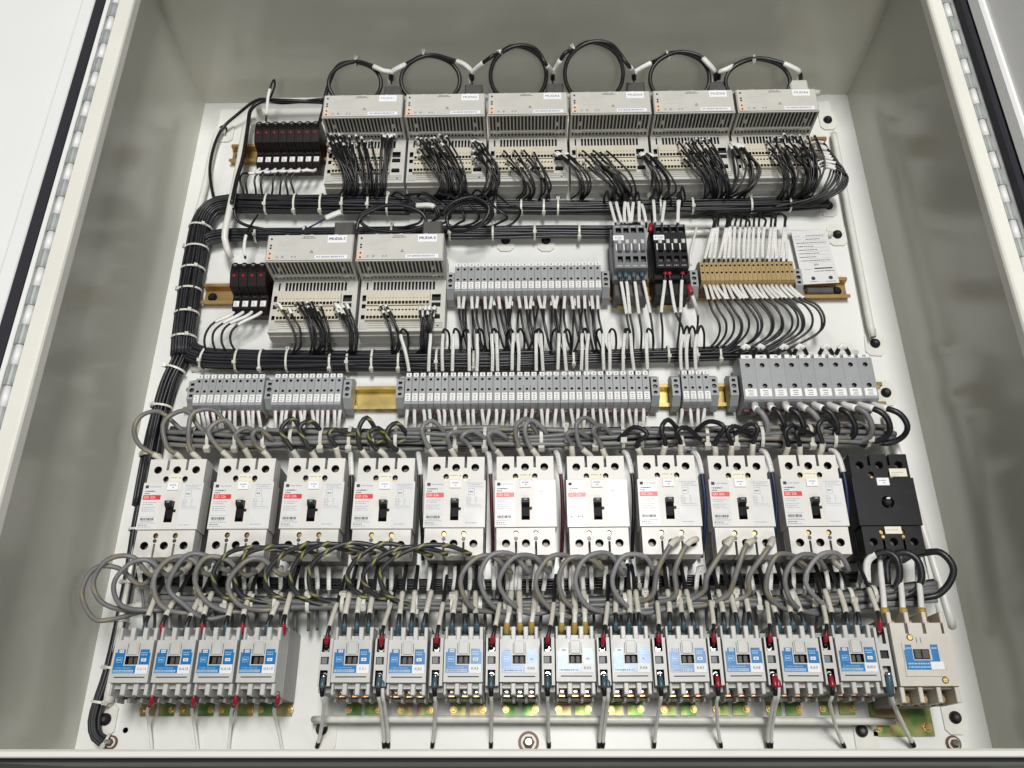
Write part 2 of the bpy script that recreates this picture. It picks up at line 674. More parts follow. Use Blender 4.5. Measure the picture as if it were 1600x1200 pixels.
T = 2.0
epart('back_wall', MB().box(BX0, BX1, BY0, BY1, BZ0 - T, BZ0), 'paint_panel')
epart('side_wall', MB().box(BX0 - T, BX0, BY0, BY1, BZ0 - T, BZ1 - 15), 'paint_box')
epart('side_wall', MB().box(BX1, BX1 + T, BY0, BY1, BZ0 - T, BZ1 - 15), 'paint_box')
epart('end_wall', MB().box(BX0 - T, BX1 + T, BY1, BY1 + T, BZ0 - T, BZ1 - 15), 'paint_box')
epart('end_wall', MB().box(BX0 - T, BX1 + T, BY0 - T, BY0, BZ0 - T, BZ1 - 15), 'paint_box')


def lip(p0, p1, w):
    """rounded return flange along one front edge"""
    return MB().tube(spline([p0, p1], 40), w, 12)


# front flanges
LX, RX = -530.0, 536.0
epart('flange', MB().prism([(BY0 - 2, BZ1 - 15), (BY0 + 5, BZ1 - 15), (BY0 + 5, BZ1 - 2.5), (BY0 + 3, BZ1), (BY0 - 1, BZ1 - .5), (BY0 - 2, BZ1 - 2)], BX0 - 8, BX1 + 8), 'paint_lip_lit')
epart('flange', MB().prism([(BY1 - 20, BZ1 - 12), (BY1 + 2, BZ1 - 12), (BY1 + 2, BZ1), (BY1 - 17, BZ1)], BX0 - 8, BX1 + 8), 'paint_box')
for sx, x_in, x_out in ((-1, LX, -549.0), (1, RX, 553.0)):
    prof = [(x_in, BZ1 - 16), (x_in, BZ1 - 4), (x_in + sx * 1.2, BZ1 - 1.5), (x_in + sx * 3.5, BZ1), (x_out, BZ1), (x_out, BZ1 - 16)]
    mb = MB()
    n = len(prof)
    y0, y1 = BY0 + 6, BY1 - 21
    v = [(x, y0, z) for x, z in prof] + [(x, y1, z) for x, z in prof]
    f = [tuple(range(n)), tuple(range(n, 2 * n))[::-1]] + [(i, n + i, n + (i + 1) % n, (i + 1) % n) for i in range(n)]
    mb.add(v, f)
    epart('flange', mb, 'paint_lip_lit')
    xo = x_out
    epart('outer_edge', MB().box(min(xo, xo + sx * 17), max(xo, xo + sx * 17), BY0, BY1, BZ1 - 24, BZ1 - 12), 'paint_lip_lit')
    # continuous hinge: barrels and the leaves that wrap them
    hx = x_out + sx * 7.0
    y = BY0 + 14
    k = 0
    bar = MB().cyl((0, 0, 0), 4.6, 24, 'y', 12).mesh('hinge_knuckle', 'paint_door', True)
    leaf = MB().cyl((0, 0, 0), 4.9, 24.5, 'y', 12).box(-6.5, 6.5, 0.4, 24.2, -1.5, 3.6, 1.2).mesh('hinge_leaf', 'steel')
    while y < BY1 - 30:
        place('hinge_leaf', leaf, enc, (hx, y - 500, BZ1 - 5 - BZ0))
        place('hinge_knuckle', bar, enc, (hx, y + 25 - 500, BZ1 - 5 - BZ0))
        y += 50
# black gasket under the near flange
epart('gasket_strip', MB().box(BX0, BX1, BY0 - 5, BY0 - 2.2, BZ1 - 30, BZ1 - 12), 'gasket')

# doors folded back on their hinges
def door(label, sx, x0, ang):
    d = bpy.data.objects.new('door', None)
    COL.objects.link(d)
    d.empty_display_size = 0.01
    d.parent = enc
    d.location = (x0 * S, 60 * S, (BZ1 - 6 - BZ0) * S)
    d['label'] = label
    y0, y1 = -545, 545
    W = 560

    def bx(a, b, ya, yb, z0, z1, c=0):
        return MB().box(min(sx * a, sx * b), max(sx * a, sx * b), ya, yb, z0, z1, c)
    bx(1, 7, y0, y1, -16, 2, 1).build('door_edge', 'paint_door', d)
    bx(8, W, y0, y1, -14, -9).build('door_skin', 'paint_door', d)
    bx(8.5, 22, y0 + 4, y1 - 4, -8.8, 3, 2.5).build('gasket_strip', 'gasket', d)
    bx(23, 44, y0 + 4, y1 - 4, -8.8, -2, 3).build('stiffener', 'paint_door', d)
    d.rotation_euler.y = ang
    return d


door('white enclosure door folded back on the left with black gasket strip', -1, -564, 0.0)
door('white enclosure door standing up on the right with dark gasket strip', 1, 568, -math.radians(82))

# mounting panel
pan = thing('backplate', 'white steel backplate carrying all the components', 'backplate', (0, 40, -3))
hl = [(circ(*Q(196, 1141, 0)[:2], 3.4, 12), 3)]
PX0, PX1, PY0, PY1 = -517.0, 513.0, 40.0, 1048.0
MB().plate([(x, y - 40) for x, y in rect(PX0, PX1, PY0, PY1)], [([(x, y - 40) for x, y in l], d) for l, d in hl], 0, 3, 0, 1).build('sheet', ['paint_panel', 'hole_dark'], pan)
for x, y in ((PX0 + 18, PY0 + 12), (PX1 - 22, PY0 + 12), (0, PY0 + 14), (PX0 + 14, PY1 - 14), (PX1 - 14, PY1 - 14)):
    MB().cyl((x, y - 40, BZ0 + 3), 6, -BZ0 - 3, 'z').build('standoff', 'steel', pan)
# stud with washer and nut
for u, v, R in ((826, 1160, 12.5), (1489, 1162, 9), (174, 1160, 8)):
    p = Q(u, v, 0)
    s_ = MB().cyl((p.x, p.y - 40, 3), R, 2.2, 'z', 20).build('washer', 'bronze', pan)
    MB().cyl((p.x, p.y - 40, 5.2), R * .74, 1.4, 'z', 20).build('washer', 'paint_rod', s_)
    MB().cyl((p.x, p.y - 40, 6.6), R * .56, 5, 'z', 6, cap=.8).build('nut', 'bronze', s_)
    MB().cyl((p.x, p.y - 40, 11.6), R * .34, 6, 'z', 12, cap=.8).build('stud', 'bright_metal', s_)
# ------------------------------------------------------------------ support rods, tabs, screws
def screw_tab(u, v, ang, label, w=26, h=36, rr=7.2, off=(0, 0)):
    """pale steel tab with a black screw; u, v is the screw"""
    p = Q(u, v, 3)
    t = thing('mounting_tab', label, 'bracket', (p.x, p.y, 0), 'pale tabs with black screws')
    c = 6
    o = [(-w / 2 + c, -h / 2), (w / 2 - c, -h / 2), (w / 2, -h / 2 + c), (w / 2, h / 2 - c), (w / 2 - c, h / 2), (-w / 2 + c, h / 2), (-w / 2, h / 2 - c), (-w / 2, -h / 2 + c)]
    MB().slab([(x + off[0], y + off[1]) for x, y in o], 0.3, 3).build('plate', 'paint_rod', t)
    s_ = MB().cyl((0, 0, 3), rr, 2, 'z', 18).cyl((0, 0, 5), rr * .82, 4.2, 'z', 16, cap=1.6).build('screw', 'black_plastic', t, smooth=False)
    MB().cyl((0, 0, 9.1), rr * .34, 0.25, 'z', 6).build('socket', 'dark_metal', s_)
    t.rotation_euler.z = ang
    return t


TABS = [(349, 203, 'upper left corner beside the dark fuse holders'), (341, 368, 'between the two left harness branches'), (1293, 188, 'upper right corner of the panel'),
        (1294, 322, 'right end of the upper harness'), (1308, 367, 'behind the white printed card'), (1367, 537, 'foot of the long right rod'),
        (1384, 614, 'right of the large grey terminal blocks'), (165, 1124, 'foot of the lower left rod'), (1492, 1121, 'right of the large contactor'),
        (503, 1139, 'left end of the bottom rod'), (1346, 1142, 'right end of the bottom rod'), (1417, 929, 'below the black breaker'), (790, 376, 'under the second harness, left one'), (853, 376, 'under the second harness, right one')]
for i, (u, v, w) in enumerate(TABS):
    screw_tab(u, v, 0.0 if i not in (3, 5) else -0.1, 'pale steel tab with black screw, ' + w, 28 if u > 1300 else 26, 38, off=(5, -6) if i in (0, 1, 9, 10) else (0, 0))


def rod(name, pts, r, label, m='paint_rod'):
    return tag(MB().tube(spline(pts, 12), r, 12).build(name, m, smooth=True), label, 'rod', 'white support rods')


rod('support_rod', [Q(1303, 212, 4), Q(1304, 216, 14), Q(1318, 290, 15), Q(1360, 508, 15), Q(1363, 516, 14), Q(1364, 524, 3)], 5, 'long white rod beside the right edge of the upper panel')
rod('support_rod', [Q(1386, 655, 4), Q(1388, 662, 15), Q(1440, 820, 15), Q(1484, 965, 15), Q(1486, 975, 4)], 5, 'white rod beside the right edge behind the black breaker')
rod('support_rod', [Q(222, 800, 10), Q(200, 915, 12), Q(172, 1080, 12), Q(169, 1092, 10), Q(169, 1100, 3)], 6, 'white rod beside the lower left harness')
rod('support_rod', [Q(506, 1136, 2), Q(505, 1126, 14), Q(512, 1124, 22), Q(800, 1124, 22), Q(1356, 1127, 22), Q(1366, 1128, 18), Q(1364, 1138, 2)], 4.3, 'long white rod in front of the contactor feet')
rod('support_rod', [Q(205, 952, 6), Q(212, 947, 20), Q(300, 942, 20), Q(800, 940, 20), Q(1330, 936, 20), Q(1338, 938, 6)], 5, 'white rod behind the grey loops above the contactors')
rod('support_rod', [Q(404, 168, 4), Q(404, 160, 30), Q(412, 158, 36), Q(505, 157, 36), Q(900, 150, 36), Q(1280, 145, 36)], 5, 'white rod across the top behind the beige modules')
rod('support_rod', [Q(352, 206, 8), Q(338, 212, 14), Q(318, 300, 12), Q(305, 345, 10)], 5, 'short white rod at the upper left edge of the panel')
rod('support_rod', [Q(396, 188, 10), Q(384, 200, 40), Q(372, 262, 44), Q(360, 322, 50), Q(351, 372, 46), Q(361, 404, 30)], 5, 'white rod rising left of the dark fuse holders')
rod('support_rod', [Q(1062, 364, 8), Q(1150, 362, 10), Q(1300, 366, 8)], 4.5, 'white rod behind the gold terminal strip wires')
rod('support_rod', [Q(300, 576, 4), Q(420, 570, 6), Q(1340, 552, 6)], 5, 'white rod behind the third harness')


# ------------------------------------------------------------------ DIN rails
def rail(x0, x1, yc, m, label, ends=True):
    t = thing('mounting_rail', label, 'rail', ((x0 + x1) / 2, yc, 0), 'mounting rails')
    hw = (x1 - x0) / 2
    prof = [(-17.5, 12.2), (-17.5, 13.5), (-12.3, 13.5), (-12.3, 1.5), (12.3, 1.5), (12.3, 13.5), (17.5, 13.5), (17.5, 12.2), (13.6, 12.2), (13.6, 0.2), (-13.6, 0.2), (-13.6, 12.2)]
    mb = MB()
    for a, b, c, d in ((-17.5, -12.3, 12, 13.6), (-13.6, -12.3, 0.2, 12), (-12.3, 12.3, 0.2, 1.6), (12.3, 13.6, 0.2, 12), (12.3, 17.5, 12, 13.6)):
        mb.box(-hw, hw, a, b, c, d)
    mb.build('profile', m, t)
    for x in (-hw + 12, hw - 14):
        s_ = MB().cyl((x, 0, 1.7), 7, 1.6, 'z', 16).cyl((x, 0, 3.3), 5.6, 4, 'z', 14, cap=1.4).build('screw', 'black_plastic', t)
    return t


R1Y, R2Y, R3Y = 942.0, 673.5, 500.0
rail(-482, 490, R1Y, 'rail_tan', 'tan metal rail behind the upper row of beige modules')
rail(-486, 478, R2Y, 'rail_tan', 'tan metal rail through the middle row of components')
rail(-484, 498, R3Y, 'rail_gold', 'bright gold metal rail carrying the lower terminal strips')


# ================================================================== beige input/output modules
def make_module():
    t = thing('controller_module', 'x', 'module')
    MB().box(0, 124, 0, 130, 14, 33).build('rear_housing', 'beige', t)
    slots = [(rect(8, 10.4, 71, 84), 5)] + [(rect(18 + i * 5.1, 21.2 + i * 5.1, 70.5, 84.5), 5) for i in range(18)]
    wells = [(rect(3.2, 9, 52, 62), 7), (rect(3.2, 9, 40, 47), 7), (rect(3.2, 9, 22, 29), 7), (rect(104, 117, 52, 63), 7), (rect(104, 117, 42, 49), 7),
             (rect(104, 117, 22, 29), 7), (circ(8.5, 11, 1.7, 8), 4), (circ(114, 11, 1.7, 8), 4)]
    MB().plate(rect(0, 124, 2, 87.5), slots + wells, 33.2, 43, 0, 1).build('terminal_base', ['beige_light', 'hole_dark'], t)
    MB().plate(rect(10, 102, 42, 64), [(rect(11.8 + i * 5, 15.7 + i * 5, 43.6, 48.6), 4) for i in range(18)], 43.1, 49, 0, 1).build('terminal_strip', ['beige_strip', 'hole_dark'], t)
    MB().plate(rect(10, 102, 18, 40), [(rect(11.8 + i * 5, 15.7 + i * 5, 19.6, 24.4), 4) for i in range(18)] + [(circ(13.7 + i * 5, 34, 1.6, 6), 2) for i in range(18)], 43.1, 49, 0, 1).build('terminal_strip', ['beige_strip', 'hole_dark'], t)
    mb = MB()
    for i in range(18):
        mb.box(12.4 + i * 5, 14.8 + i * 5, 53, 54.4, 49, 49.25)
    marks(17, 40, 66.5, 43.2, 1.1, mb, 0, 1)
    marks(17, 88, 64.6, 43.2, 0.9, mb, 0, 2)
    mb.build('print', 'ink_grey', t)
    mb = MB()
    for y in (7.2, 11, 14.5):
        mb.box(15, 121, y, y + 1.3, 43, 44.4, .4)
    mb.box(2.5, 14, 5.5, 16.5, 43, 44.2, .4)
    mb.build('ridge', 'beige', t)
    MB().box(105, 116, 43, 47.5, 44, 46.5, 1).box(105, 116, 24, 28, 44, 46.5, 1).build('clip', 'black_matte', t)
    # head: the raised electronics block with louvred underside
    h = MB().box(0, 124, 91, 133, 43.2, 95, 1.5).box(0, 3.2, 87, 91, 43.2, 94.2).box(120.8, 124, 87, 91, 43.2, 94.2).box(3.2, 120.8, 87, 91, 92.4, 94.2).build('head', 'beige', t)
    mb = MB()
    for i in range(21):
        x = 6.2 + i * 5.45
        mb.box(x, x + 2.1, 89.2, 90.6, 58, 92.2)
        mb.box(x, x + 2.3, 89.2, 90.6, 46, 55)
    mb.box(3.3, 120.7, 86.6, 90.6, 54.6, 58.4)
    mb.box(3.3, 120.7, 87.4, 90.6, 43.3, 45.8)
    mb.box(14, 17.4, 87.2, 90.6, 70, 76).box(106, 109.4, 87.2, 90.6, 70, 76)
    mb.box(8, 17, 85.6, 87, 55, 57.4).box(104, 113, 85.6, 87, 55, 57.4)
    mb.build('vent_slats', 'beige', h)
    MB().box(3.4, 120.6, 90.7, 90.95, 44, 92).build('vent_backing', 'hole_dark', h)
    fc = MB().box(1.6, 122.4, 89, 131.6, 95.05, 95.5).build('face_plate', 'beige_light', t)
    MB().box(2.2, 12, 89.4, 105, 95.52, 95.8).build('indicator_field', 'orange_tint', fc)
    for k, (y, m_) in enumerate(((92.5, 'led_red'), (100, 'led_red'), (109.5, 'black_plastic'), (114, 'black_plastic'), (125, 'black_plastic'))):
        MB().cyl((6.5, y, 95.5), 1.5, 0.7, 'z', 8).build('indicator', m_, fc)
    MB().box(71, 117, 91, 97, 95.52, 95.7).build('serial_sticker', 'sticker', fc)
    mb = MB()
    x = 73
    rn = random.Random(3)
    while x < 112:
        w = rn.uniform(.5, 2.2)
        mb.box(x, x + w, 92.6, 95.6, 95.7, 95.75)
        x += w + rn.uniform(.4, 1.1)
    mb.build('print', 'ink_blue', fc)
    mb = MB()
    marks(52, 66, 128, 95.56, 1.2, mb, 0, 5, 0)
    marks(50, 70, 125.6, 95.56, 1.3, mb, 0, 6, 0)
    for y, a, b in ((121, 18, 48), (117.4, 18, 40), (113.6, 18, 30), (106, 18, 45)):
        marks(a, b, y, 95.56, .5, mb, 1, 7)
    mb.add([(63, 101, 95.56), (68, 101, 95.56), (65.5, 106, 95.56)], [(0, 1, 2)], 0)
    mb.add([(64.2, 101.7, 95.6), (66.8, 101.7, 95.6), (65.5, 104.4, 95.6)], [(0, 1, 2)], 2)
    mb.add([(p[0], p[1], 95.56) for p in circ(25, 94.5, 2.2, 10)], [tuple(range(10))], 1)
    for xx in (15.5, 37, 41.5):
        mb.add([(p[0], p[1], 95.56) for p in rect(xx, xx + 2.8, 93, 96)], [(0, 1, 2, 3)], 1)
    mb.build('print', ['ink', 'ink_grey', 'beige_light'], fc)
    MB().box(87, 114, 118, 130.6, 95.52, 95.75).build('name_sticker', 'sticker', fc)
    for x in (25, 60, 95):
        MB().box(x, x + 5, 131.8, 133.6, 90, 94.6, .5).build('latch', 'beige', t)
    MB().box(91, 119, 133.2, 163, 48, 84, 2).build('connector', 'body_dark', t)
    return t


modp = make_module()
MODX = [-313.5 + 128.2 * i for i in range(6)]
MODS = [(x, 851) for x in MODX] + [(-369.5, 587.5), (-240.5, 587.5)]
for i, (x, y) in enumerate(MODS):
    o = modp if i == 0 else copy_tree(modp)
    o.location = (x * S, y * S, 0)
    if i < 6:
        w = f'beige input module marked MUDA{i + 1}, {nth(i + 1)} from the left in the upper row'
    else:
        w = f'beige module marked MUDA {i + 1} in the second row, {"left" if i == 6 else "right"} one'
    tag(o, w, 'module', 'beige controller modules')
    fc = [c for c in o.children if c.name.startswith('face_plate')][0]
    letter('MUDA %d' % (i + 1) if i > 5 else 'MUDA%d' % (i + 1), 6.6, 'ink' if i > 5 else 'ink_blue', fc, (100.5, 124.2, 95.85))
    if i == 5:
        for c in o.children:
            if c.name.startswith('connector'):
                c.data = c.data.copy()
                c.data.materials[0] = MATS['beige_light']
                c['label'] = 'pale connector'


# ================================================================== fuse holders
def make_fuse():
    t = thing('fuse_holder', 'x', 'fuse holder')
    MB().prism([(0, 10), (-2, 26), (6, 34), (26, 36), (30, 56), (50, 62), (66, 60), (72, 50), (74, 10)], 0.3, 12.6).build('body', 'fuse_brown', t)
    MB().cyl((6.4, 61.5, 57), 5.0, 7, 'z', 12, cap=1.2).build('cap', 'black_plastic', t)
    MB().cyl((6.4, 45, 58.6), 2.5, 3.4, 'z', 8, cap=.6).build('indicator', 'led_red', t)
    MB().box(2.2, 10.4, 8, 17.5, 34.6, 36.2, .3).build('marker_tag', 'tag_white', t)
    mb = MB()
    for k in range(3):
        mb.box(3.6, 3.6 + 4.6 - k, 9.6 + k * 2.5, 10.6 + k * 2.5, 36.2, 36.3)
    mb.build('print', 'ink_grey', t)
    MB().plate(rect(1.6, 11.2, 20, 29), [(circ(6.4, 24.5, 3, 8), 2)], 35, 38, 0, 1).build('terminal_well', ['black_plastic', 'hole_dark'], t)
    mb = MB()
    marks(4.6, 8.6, 60.4, 64.1, 2.2, mb, 0, 4, 0)
    mb.build('print', 'ink_grey', t)
    return t


fp = make_fuse()
for i in range(12):
    o = fp if i == 0 else copy_tree(fp)
    if i < 8:
        o.location = ((-428.5 + i * 12.9) * S, 895.5 * S, 0)
        tag(o, f'dark fuse holder with red indicator, {nth(i + 1)} of eight in the upper row', 'fuse holder', 'dark fuse holders')
    else:
        o.location = ((-429.5 + (i - 8) * 13.1) * S, 629 * S, 0)
        tag(o, f'dark fuse holder with red indicator, {nth(i - 7)} of four in the second row', 'fuse holder', 'dark fuse holders')


# ================================================================== terminal blocks
def make_terminal(pitch, body, ytop, ybot, zt, holes, hr, tagrow=True, uptag=True, red=True, name='terminal_block'):
    """ytop/ybot: front face limits; origin at the rail's middle line, left side of the block"""
    t = thing(name, 'x', 'terminal block')
    w = pitch - 0.35
    mb = MB().plate(rect(0, w, ybot, ytop), [(circ(w / 2, y, hr, 10), 6) for y in holes], 30, zt, 0, 1)
    mb.prism([(ytop, 14), (ytop + 9, 14), (ytop + 9, 30), (ytop + 5.5, zt - 7), (ytop, zt - 0.6)], 0, w)
    mb.prism([(ybot - 5, 14), (ybot, 14), (ybot, zt - 0.8), (ybot - 1.5, zt - 4), (ybot - 5, 30)], 0, w)
    mb.box(0, w, ybot, ytop, 14, 30)
    mb.build('body', [body, 'hole_dark'], t)
    for y in holes:
        MB().cyl((w / 2, y, zt - 6), hr * .8, 1.6, 'z', 8).build('screw', 'dark_metal', t)
    if tagrow:
        g = MB().box(w * .1, w * .9, ybot + 4, ybot + 15.5, zt, zt + 0.9, .2).build('marker_tag', 'tag_white', t)
        mb = MB()
        rn = random.Random(int(pitch * 10))
        for k, (a, h) in enumerate(((5.6, 2.2), (8.4, 2.0), (11.4, 2.6))):
            mb.box(w * (.30 + .06 * (k % 2)), w * .66, ybot + a, ybot + a + h * .62, zt + .9, zt + .98)
        mb.build('print', 'ink_grey', g)
    if uptag:
        # tag clipped on the upper shoulder
        g = MB().box(w * .12, w * .9, ytop + .6, ytop + 6.6, zt - 8, zt - .4, .3).build('marker_tag', 'tag_white', t)
        MB().box(w * .42, w * .66, ytop + 1.8, ytop + 5, zt - .4, zt - .32).build('print', 'ink_grey', g)
    if red:
        MB().box(w * .12, w * .88, ybot - 9.5, ybot - 5.2, 22, 36, .8).build('wire_entry', 'dark_red', t)
        MB().cyl((w / 2, ybot - 9.6, 29), w * .25, 0.4, 'y', 8).build('entry_hole', 'hole_dark', t)
    return t


def strip(proto, xs, y, label, group, cat='terminal block'):
    for i, x in enumerate(xs):
        o = proto if i == 0 else copy_tree(proto)
        o.location = (x * S, y * S, 0)
        tag(o, label.format(n=nth(i + 1)), cat, group)


tA = make_terminal(9.58, 'terminal_grey', 14.5, -26, 48, (10.5, -5), 2.0)
strip(tA, [-457.2 + i * 9.58 for i in range(10)], R3Y, '{n} grey terminal block in the leftmost lower strip of ten', 'lower grey terminals, first strip')
strip(copy_tree(tA), [-349 + i * 9.56 for i in range(10)], R3Y, '{n} grey terminal block in the strip left of the bare rail', 'lower grey terminals, second strip')
xs = []
for i in range(33):
    xs.append(-167 + i * 9.75 + (i // 3) * 1.32)
strip(copy_tree(tA), xs, R3Y, '{n} grey terminal block from the left in the long lower strip', 'lower grey terminals, long strip')
strip(copy_tree(tA), [211.5 + i * 9.6 for i in range(4)], R3Y, '{n} grey terminal block in the short strip of four', 'lower grey terminals, short strip')
sep = MB().prism([(-30, 14), (24, 14), (22, 34), (16, 49.6), (-27, 49.6), (-31, 36)], 0, 1.1).mesh('separator_plate', 'terminal_grey')
for i in range(10):
    o = place('separator_plate', sep, None, (xs[3 * i + 3] - 1.22, R3Y, 0))
    tag(o, f'thin grey divider in the long lower terminal strip, {nth(i + 1)} from the left', 'divider', 'terminal strip dividers')
tG = make_terminal(9.71, 'terminal_grey', 20, -22, 48, (15.5, -2), 1.9)
strip(tG, [-103.9 + i * 9.71 for i in range(22)], R2Y, '{n} grey terminal block in the middle row strip beside the relays', 'middle row grey terminals')
tAu = make_terminal(6.78, 'terminal_gold', 23, -8, 48, (17.6, 5.6), 1.75, tagrow=False, uptag=False, red=True)
strip(tAu, [253.8 + i * 6.78 for i in range(20)], R2Y, '{n} gold terminal block from the left in the gold strip', 'gold terminals')
tE = make_terminal(20.1, 'terminal_grey', 33, -28, 56, (23, -8), 3.5)
strip(tE, [291.5 + i * 19.95 for i in range(9)], R3Y + 1, '{n} large grey terminal block in the right-hand strip of nine', 'large grey terminals')


def make_stop():
    t = thing('end_stop', 'x', 'end clamp')
    mb = MB().plate(rect(0, 11, -14, 14), [(circ(5.5, 0, 3.4, 12), 5), (rect(3, 8, 6.5, 10.5), 4), (rect(3, 8, -10.5, -6.5), 4)], 12, 42, 0, 1)
    mb.prism([(14, 12), (24, 12), (23, 26), (14, 41.4)], 0, 11).prism([(-26, 12), (-14, 12), (-14, 41.4), (-24, 28)], 0, 11)
    mb.build('body', ['terminal_grey', 'hole_dark'], t)
    MB().cyl((5.5, 0, 37), 2.7, 2, 'z', 10).build('screw', 'dark_metal', t)
    return t


sp_ = make_stop()
STOPS = [(-361.2, R3Y, 'between the first two lower strips'), (-253, R3Y, 'left of the bare gold rail'), (-180, R3Y, 'right of the bare gold rail'), (170.5, R3Y, 'right end of the long lower strip'),
         (199, R3Y, 'left of the short strip of four'), (251, R3Y, 'right of the short strip of four'), (278, R3Y, 'left of the large grey terminals'), (-469, R3Y, 'left end of the lower strips'),
         (-116, R2Y, 'left end of the middle strip'), (111, R2Y, 'right end of the middle strip'), (239.5, R2Y, 'left of the gold strip'), (390.5, R2Y, 'right of the gold strip')]
for i, (x, y, w) in enumerate(STOPS):
    o = sp_ if i == 0 else copy_tree(sp_)
    o.location = (x * S, y * S, 0)
    tag(o, 'grey end clamp on the rail, ' + w, 'end clamp', 'grey end clamps')


# ================================================================== relays
def relay(x, y, m, label, name, stripe):
    t = thing('relay', label, 'relay', (x, y, 0), 'relays in the middle row')
    MB().box(-1, 47, -30, 86, 14, 46, 2).build('base', 'black_matte' if m == 'black_plastic' else 'body_dark', t)
    MB().box(-2.5, 48.5, -8, 80, 46, 58, 2).build('skirt', m, t)
    row1 = [(rect(3.5 + i * 11, 11.5 + i * 11, 60, 69), 8) for i in range(4)]
    row2 = [(rect(4 + i * 11, 11.5 + i * 11, 10, 20), 8) for i in range(4)]
    MB().plate(rect(0, 46, 0, 74), row1 + row2, 58, 75, 0, 1).build('front', [m, 'hole_dark'], t)
    for i in range(4):
        MB().cyl((7.6 + i * 11, 63.5, 67), 3.2, 2.5, 'z', 10).build('screw', 'dark_metal', t)
        MB().cyl((7.6 + i * 11, 15, 67), 3.2, 2.5, 'z', 10).build('screw', 'dark_metal', t)
        l = MB().box(4.6 + i * 11, 10.6 + i * 11, 26, 38, 75, 82, 1.5).build('lever', m, t)
        MB().box(5 + i * 11, 10.2 + i * 11, 38.2, 46, 75, 80, 1).build('lever_cap', 'contactor_grey', t)
        MB().box(2.2 + i * 11, 3.8 + i * 11, 30, 41, 75.1, 75.5).build('print', 'tag_white', t)
        mb = MB()
        marks(3 + i * 11, 10 + i * 11, 3, 75.1, 1.6, mb, 0, i)
        marks(3 + i * 11, 10 + i * 11, 70.5, 75.1, 1.6, mb, 0, i + 4)
        mb.build('print', 'ink_grey' if m == 'black_plastic' else 'contactor_grey', t)
    s_ = MB().box(-1, 14.5, 46.8, 55.6, 75.1, 76, .3).build('name_sticker', 'sticker', t)
    letter(name, 5.2, 'ink', s_, (6.8, 51, 76.1))
    MB().box(6, 28, -33, -29.5, 16, 22, 1).build('rail_clip', 'yellow_term', t)
    return t


relay(127.5, 671, 'relay_grey', 'grey relay with four levers beside the middle terminal strip', 'KX0', 0)
relay(186, 671, 'black_plastic', 'black relay with four levers left of the gold strip', 'KX00', 1)

# printed card leaning on the rail
cd = thing('printed_card', 'white printed card with company details on the right rail end', 'card', (438, 680, 14))
MB().box(-27, 27, -1, 94, 0, 1.4).build('card_sheet', 'label_paper', cd)
mb = MB()
for k, (a, b) in enumerate(((-6, 22), (-8, 14), (-22, 22), (-22, 2), (-22, 6), (-22, 8), (-22, 2), (-20, 22))):
    marks(a, b, 84 - k * 6.4, 1.5, 1.3, mb, 0, k)
    marks(-24, -15, 84 - k * 6.4, 1.5, 1.1, mb, 1, k + 9)
    mb.add([(p[0], p[1], 1.5) for p in rect(-12, 23, 81.6 - k * 6.4, 82.0 - k * 6.4)], [(0, 1, 2, 3)], 1)
mb.add([(p[0], p[1], 1.5) for p in rect(-5, 22, 24.5, 26.6)], [(0, 1, 2, 3)], 0)
marks(-6, 24, 20, 1.5, 1.3, mb, 0, 31)
marks(-20, -8, 24, 1.5, 1.0, mb, 1, 32)
marks(-16, -4, 2.4, 1.5, 1.0, mb, 0, 33)
marks(8, 22, 1.6, 1.5, 1.0, mb, 0, 34)
for x in (-10, 16):
    mb.add([(p[0], p[1], 1.5) for p in circ(x, 8.5, 3.2, 12)], [tuple(range(12))], 0)
mb.build('print', ['ink', 'ink_grey'], cd)
letter('EPE', 4.6, 'ink', cd, (-1, 32, 1.55))
cd.rotation_euler.z = 0.05
tag(MB().box(0, 40, 0, 11, 2, 13, 2).build('card_foot', 'body_dark', None, (416, 664, 0)), 'dark block on the rail under the printed card', 'block')


# ================================================================== circuit breakers
BW, BH = 76.7, 128.0


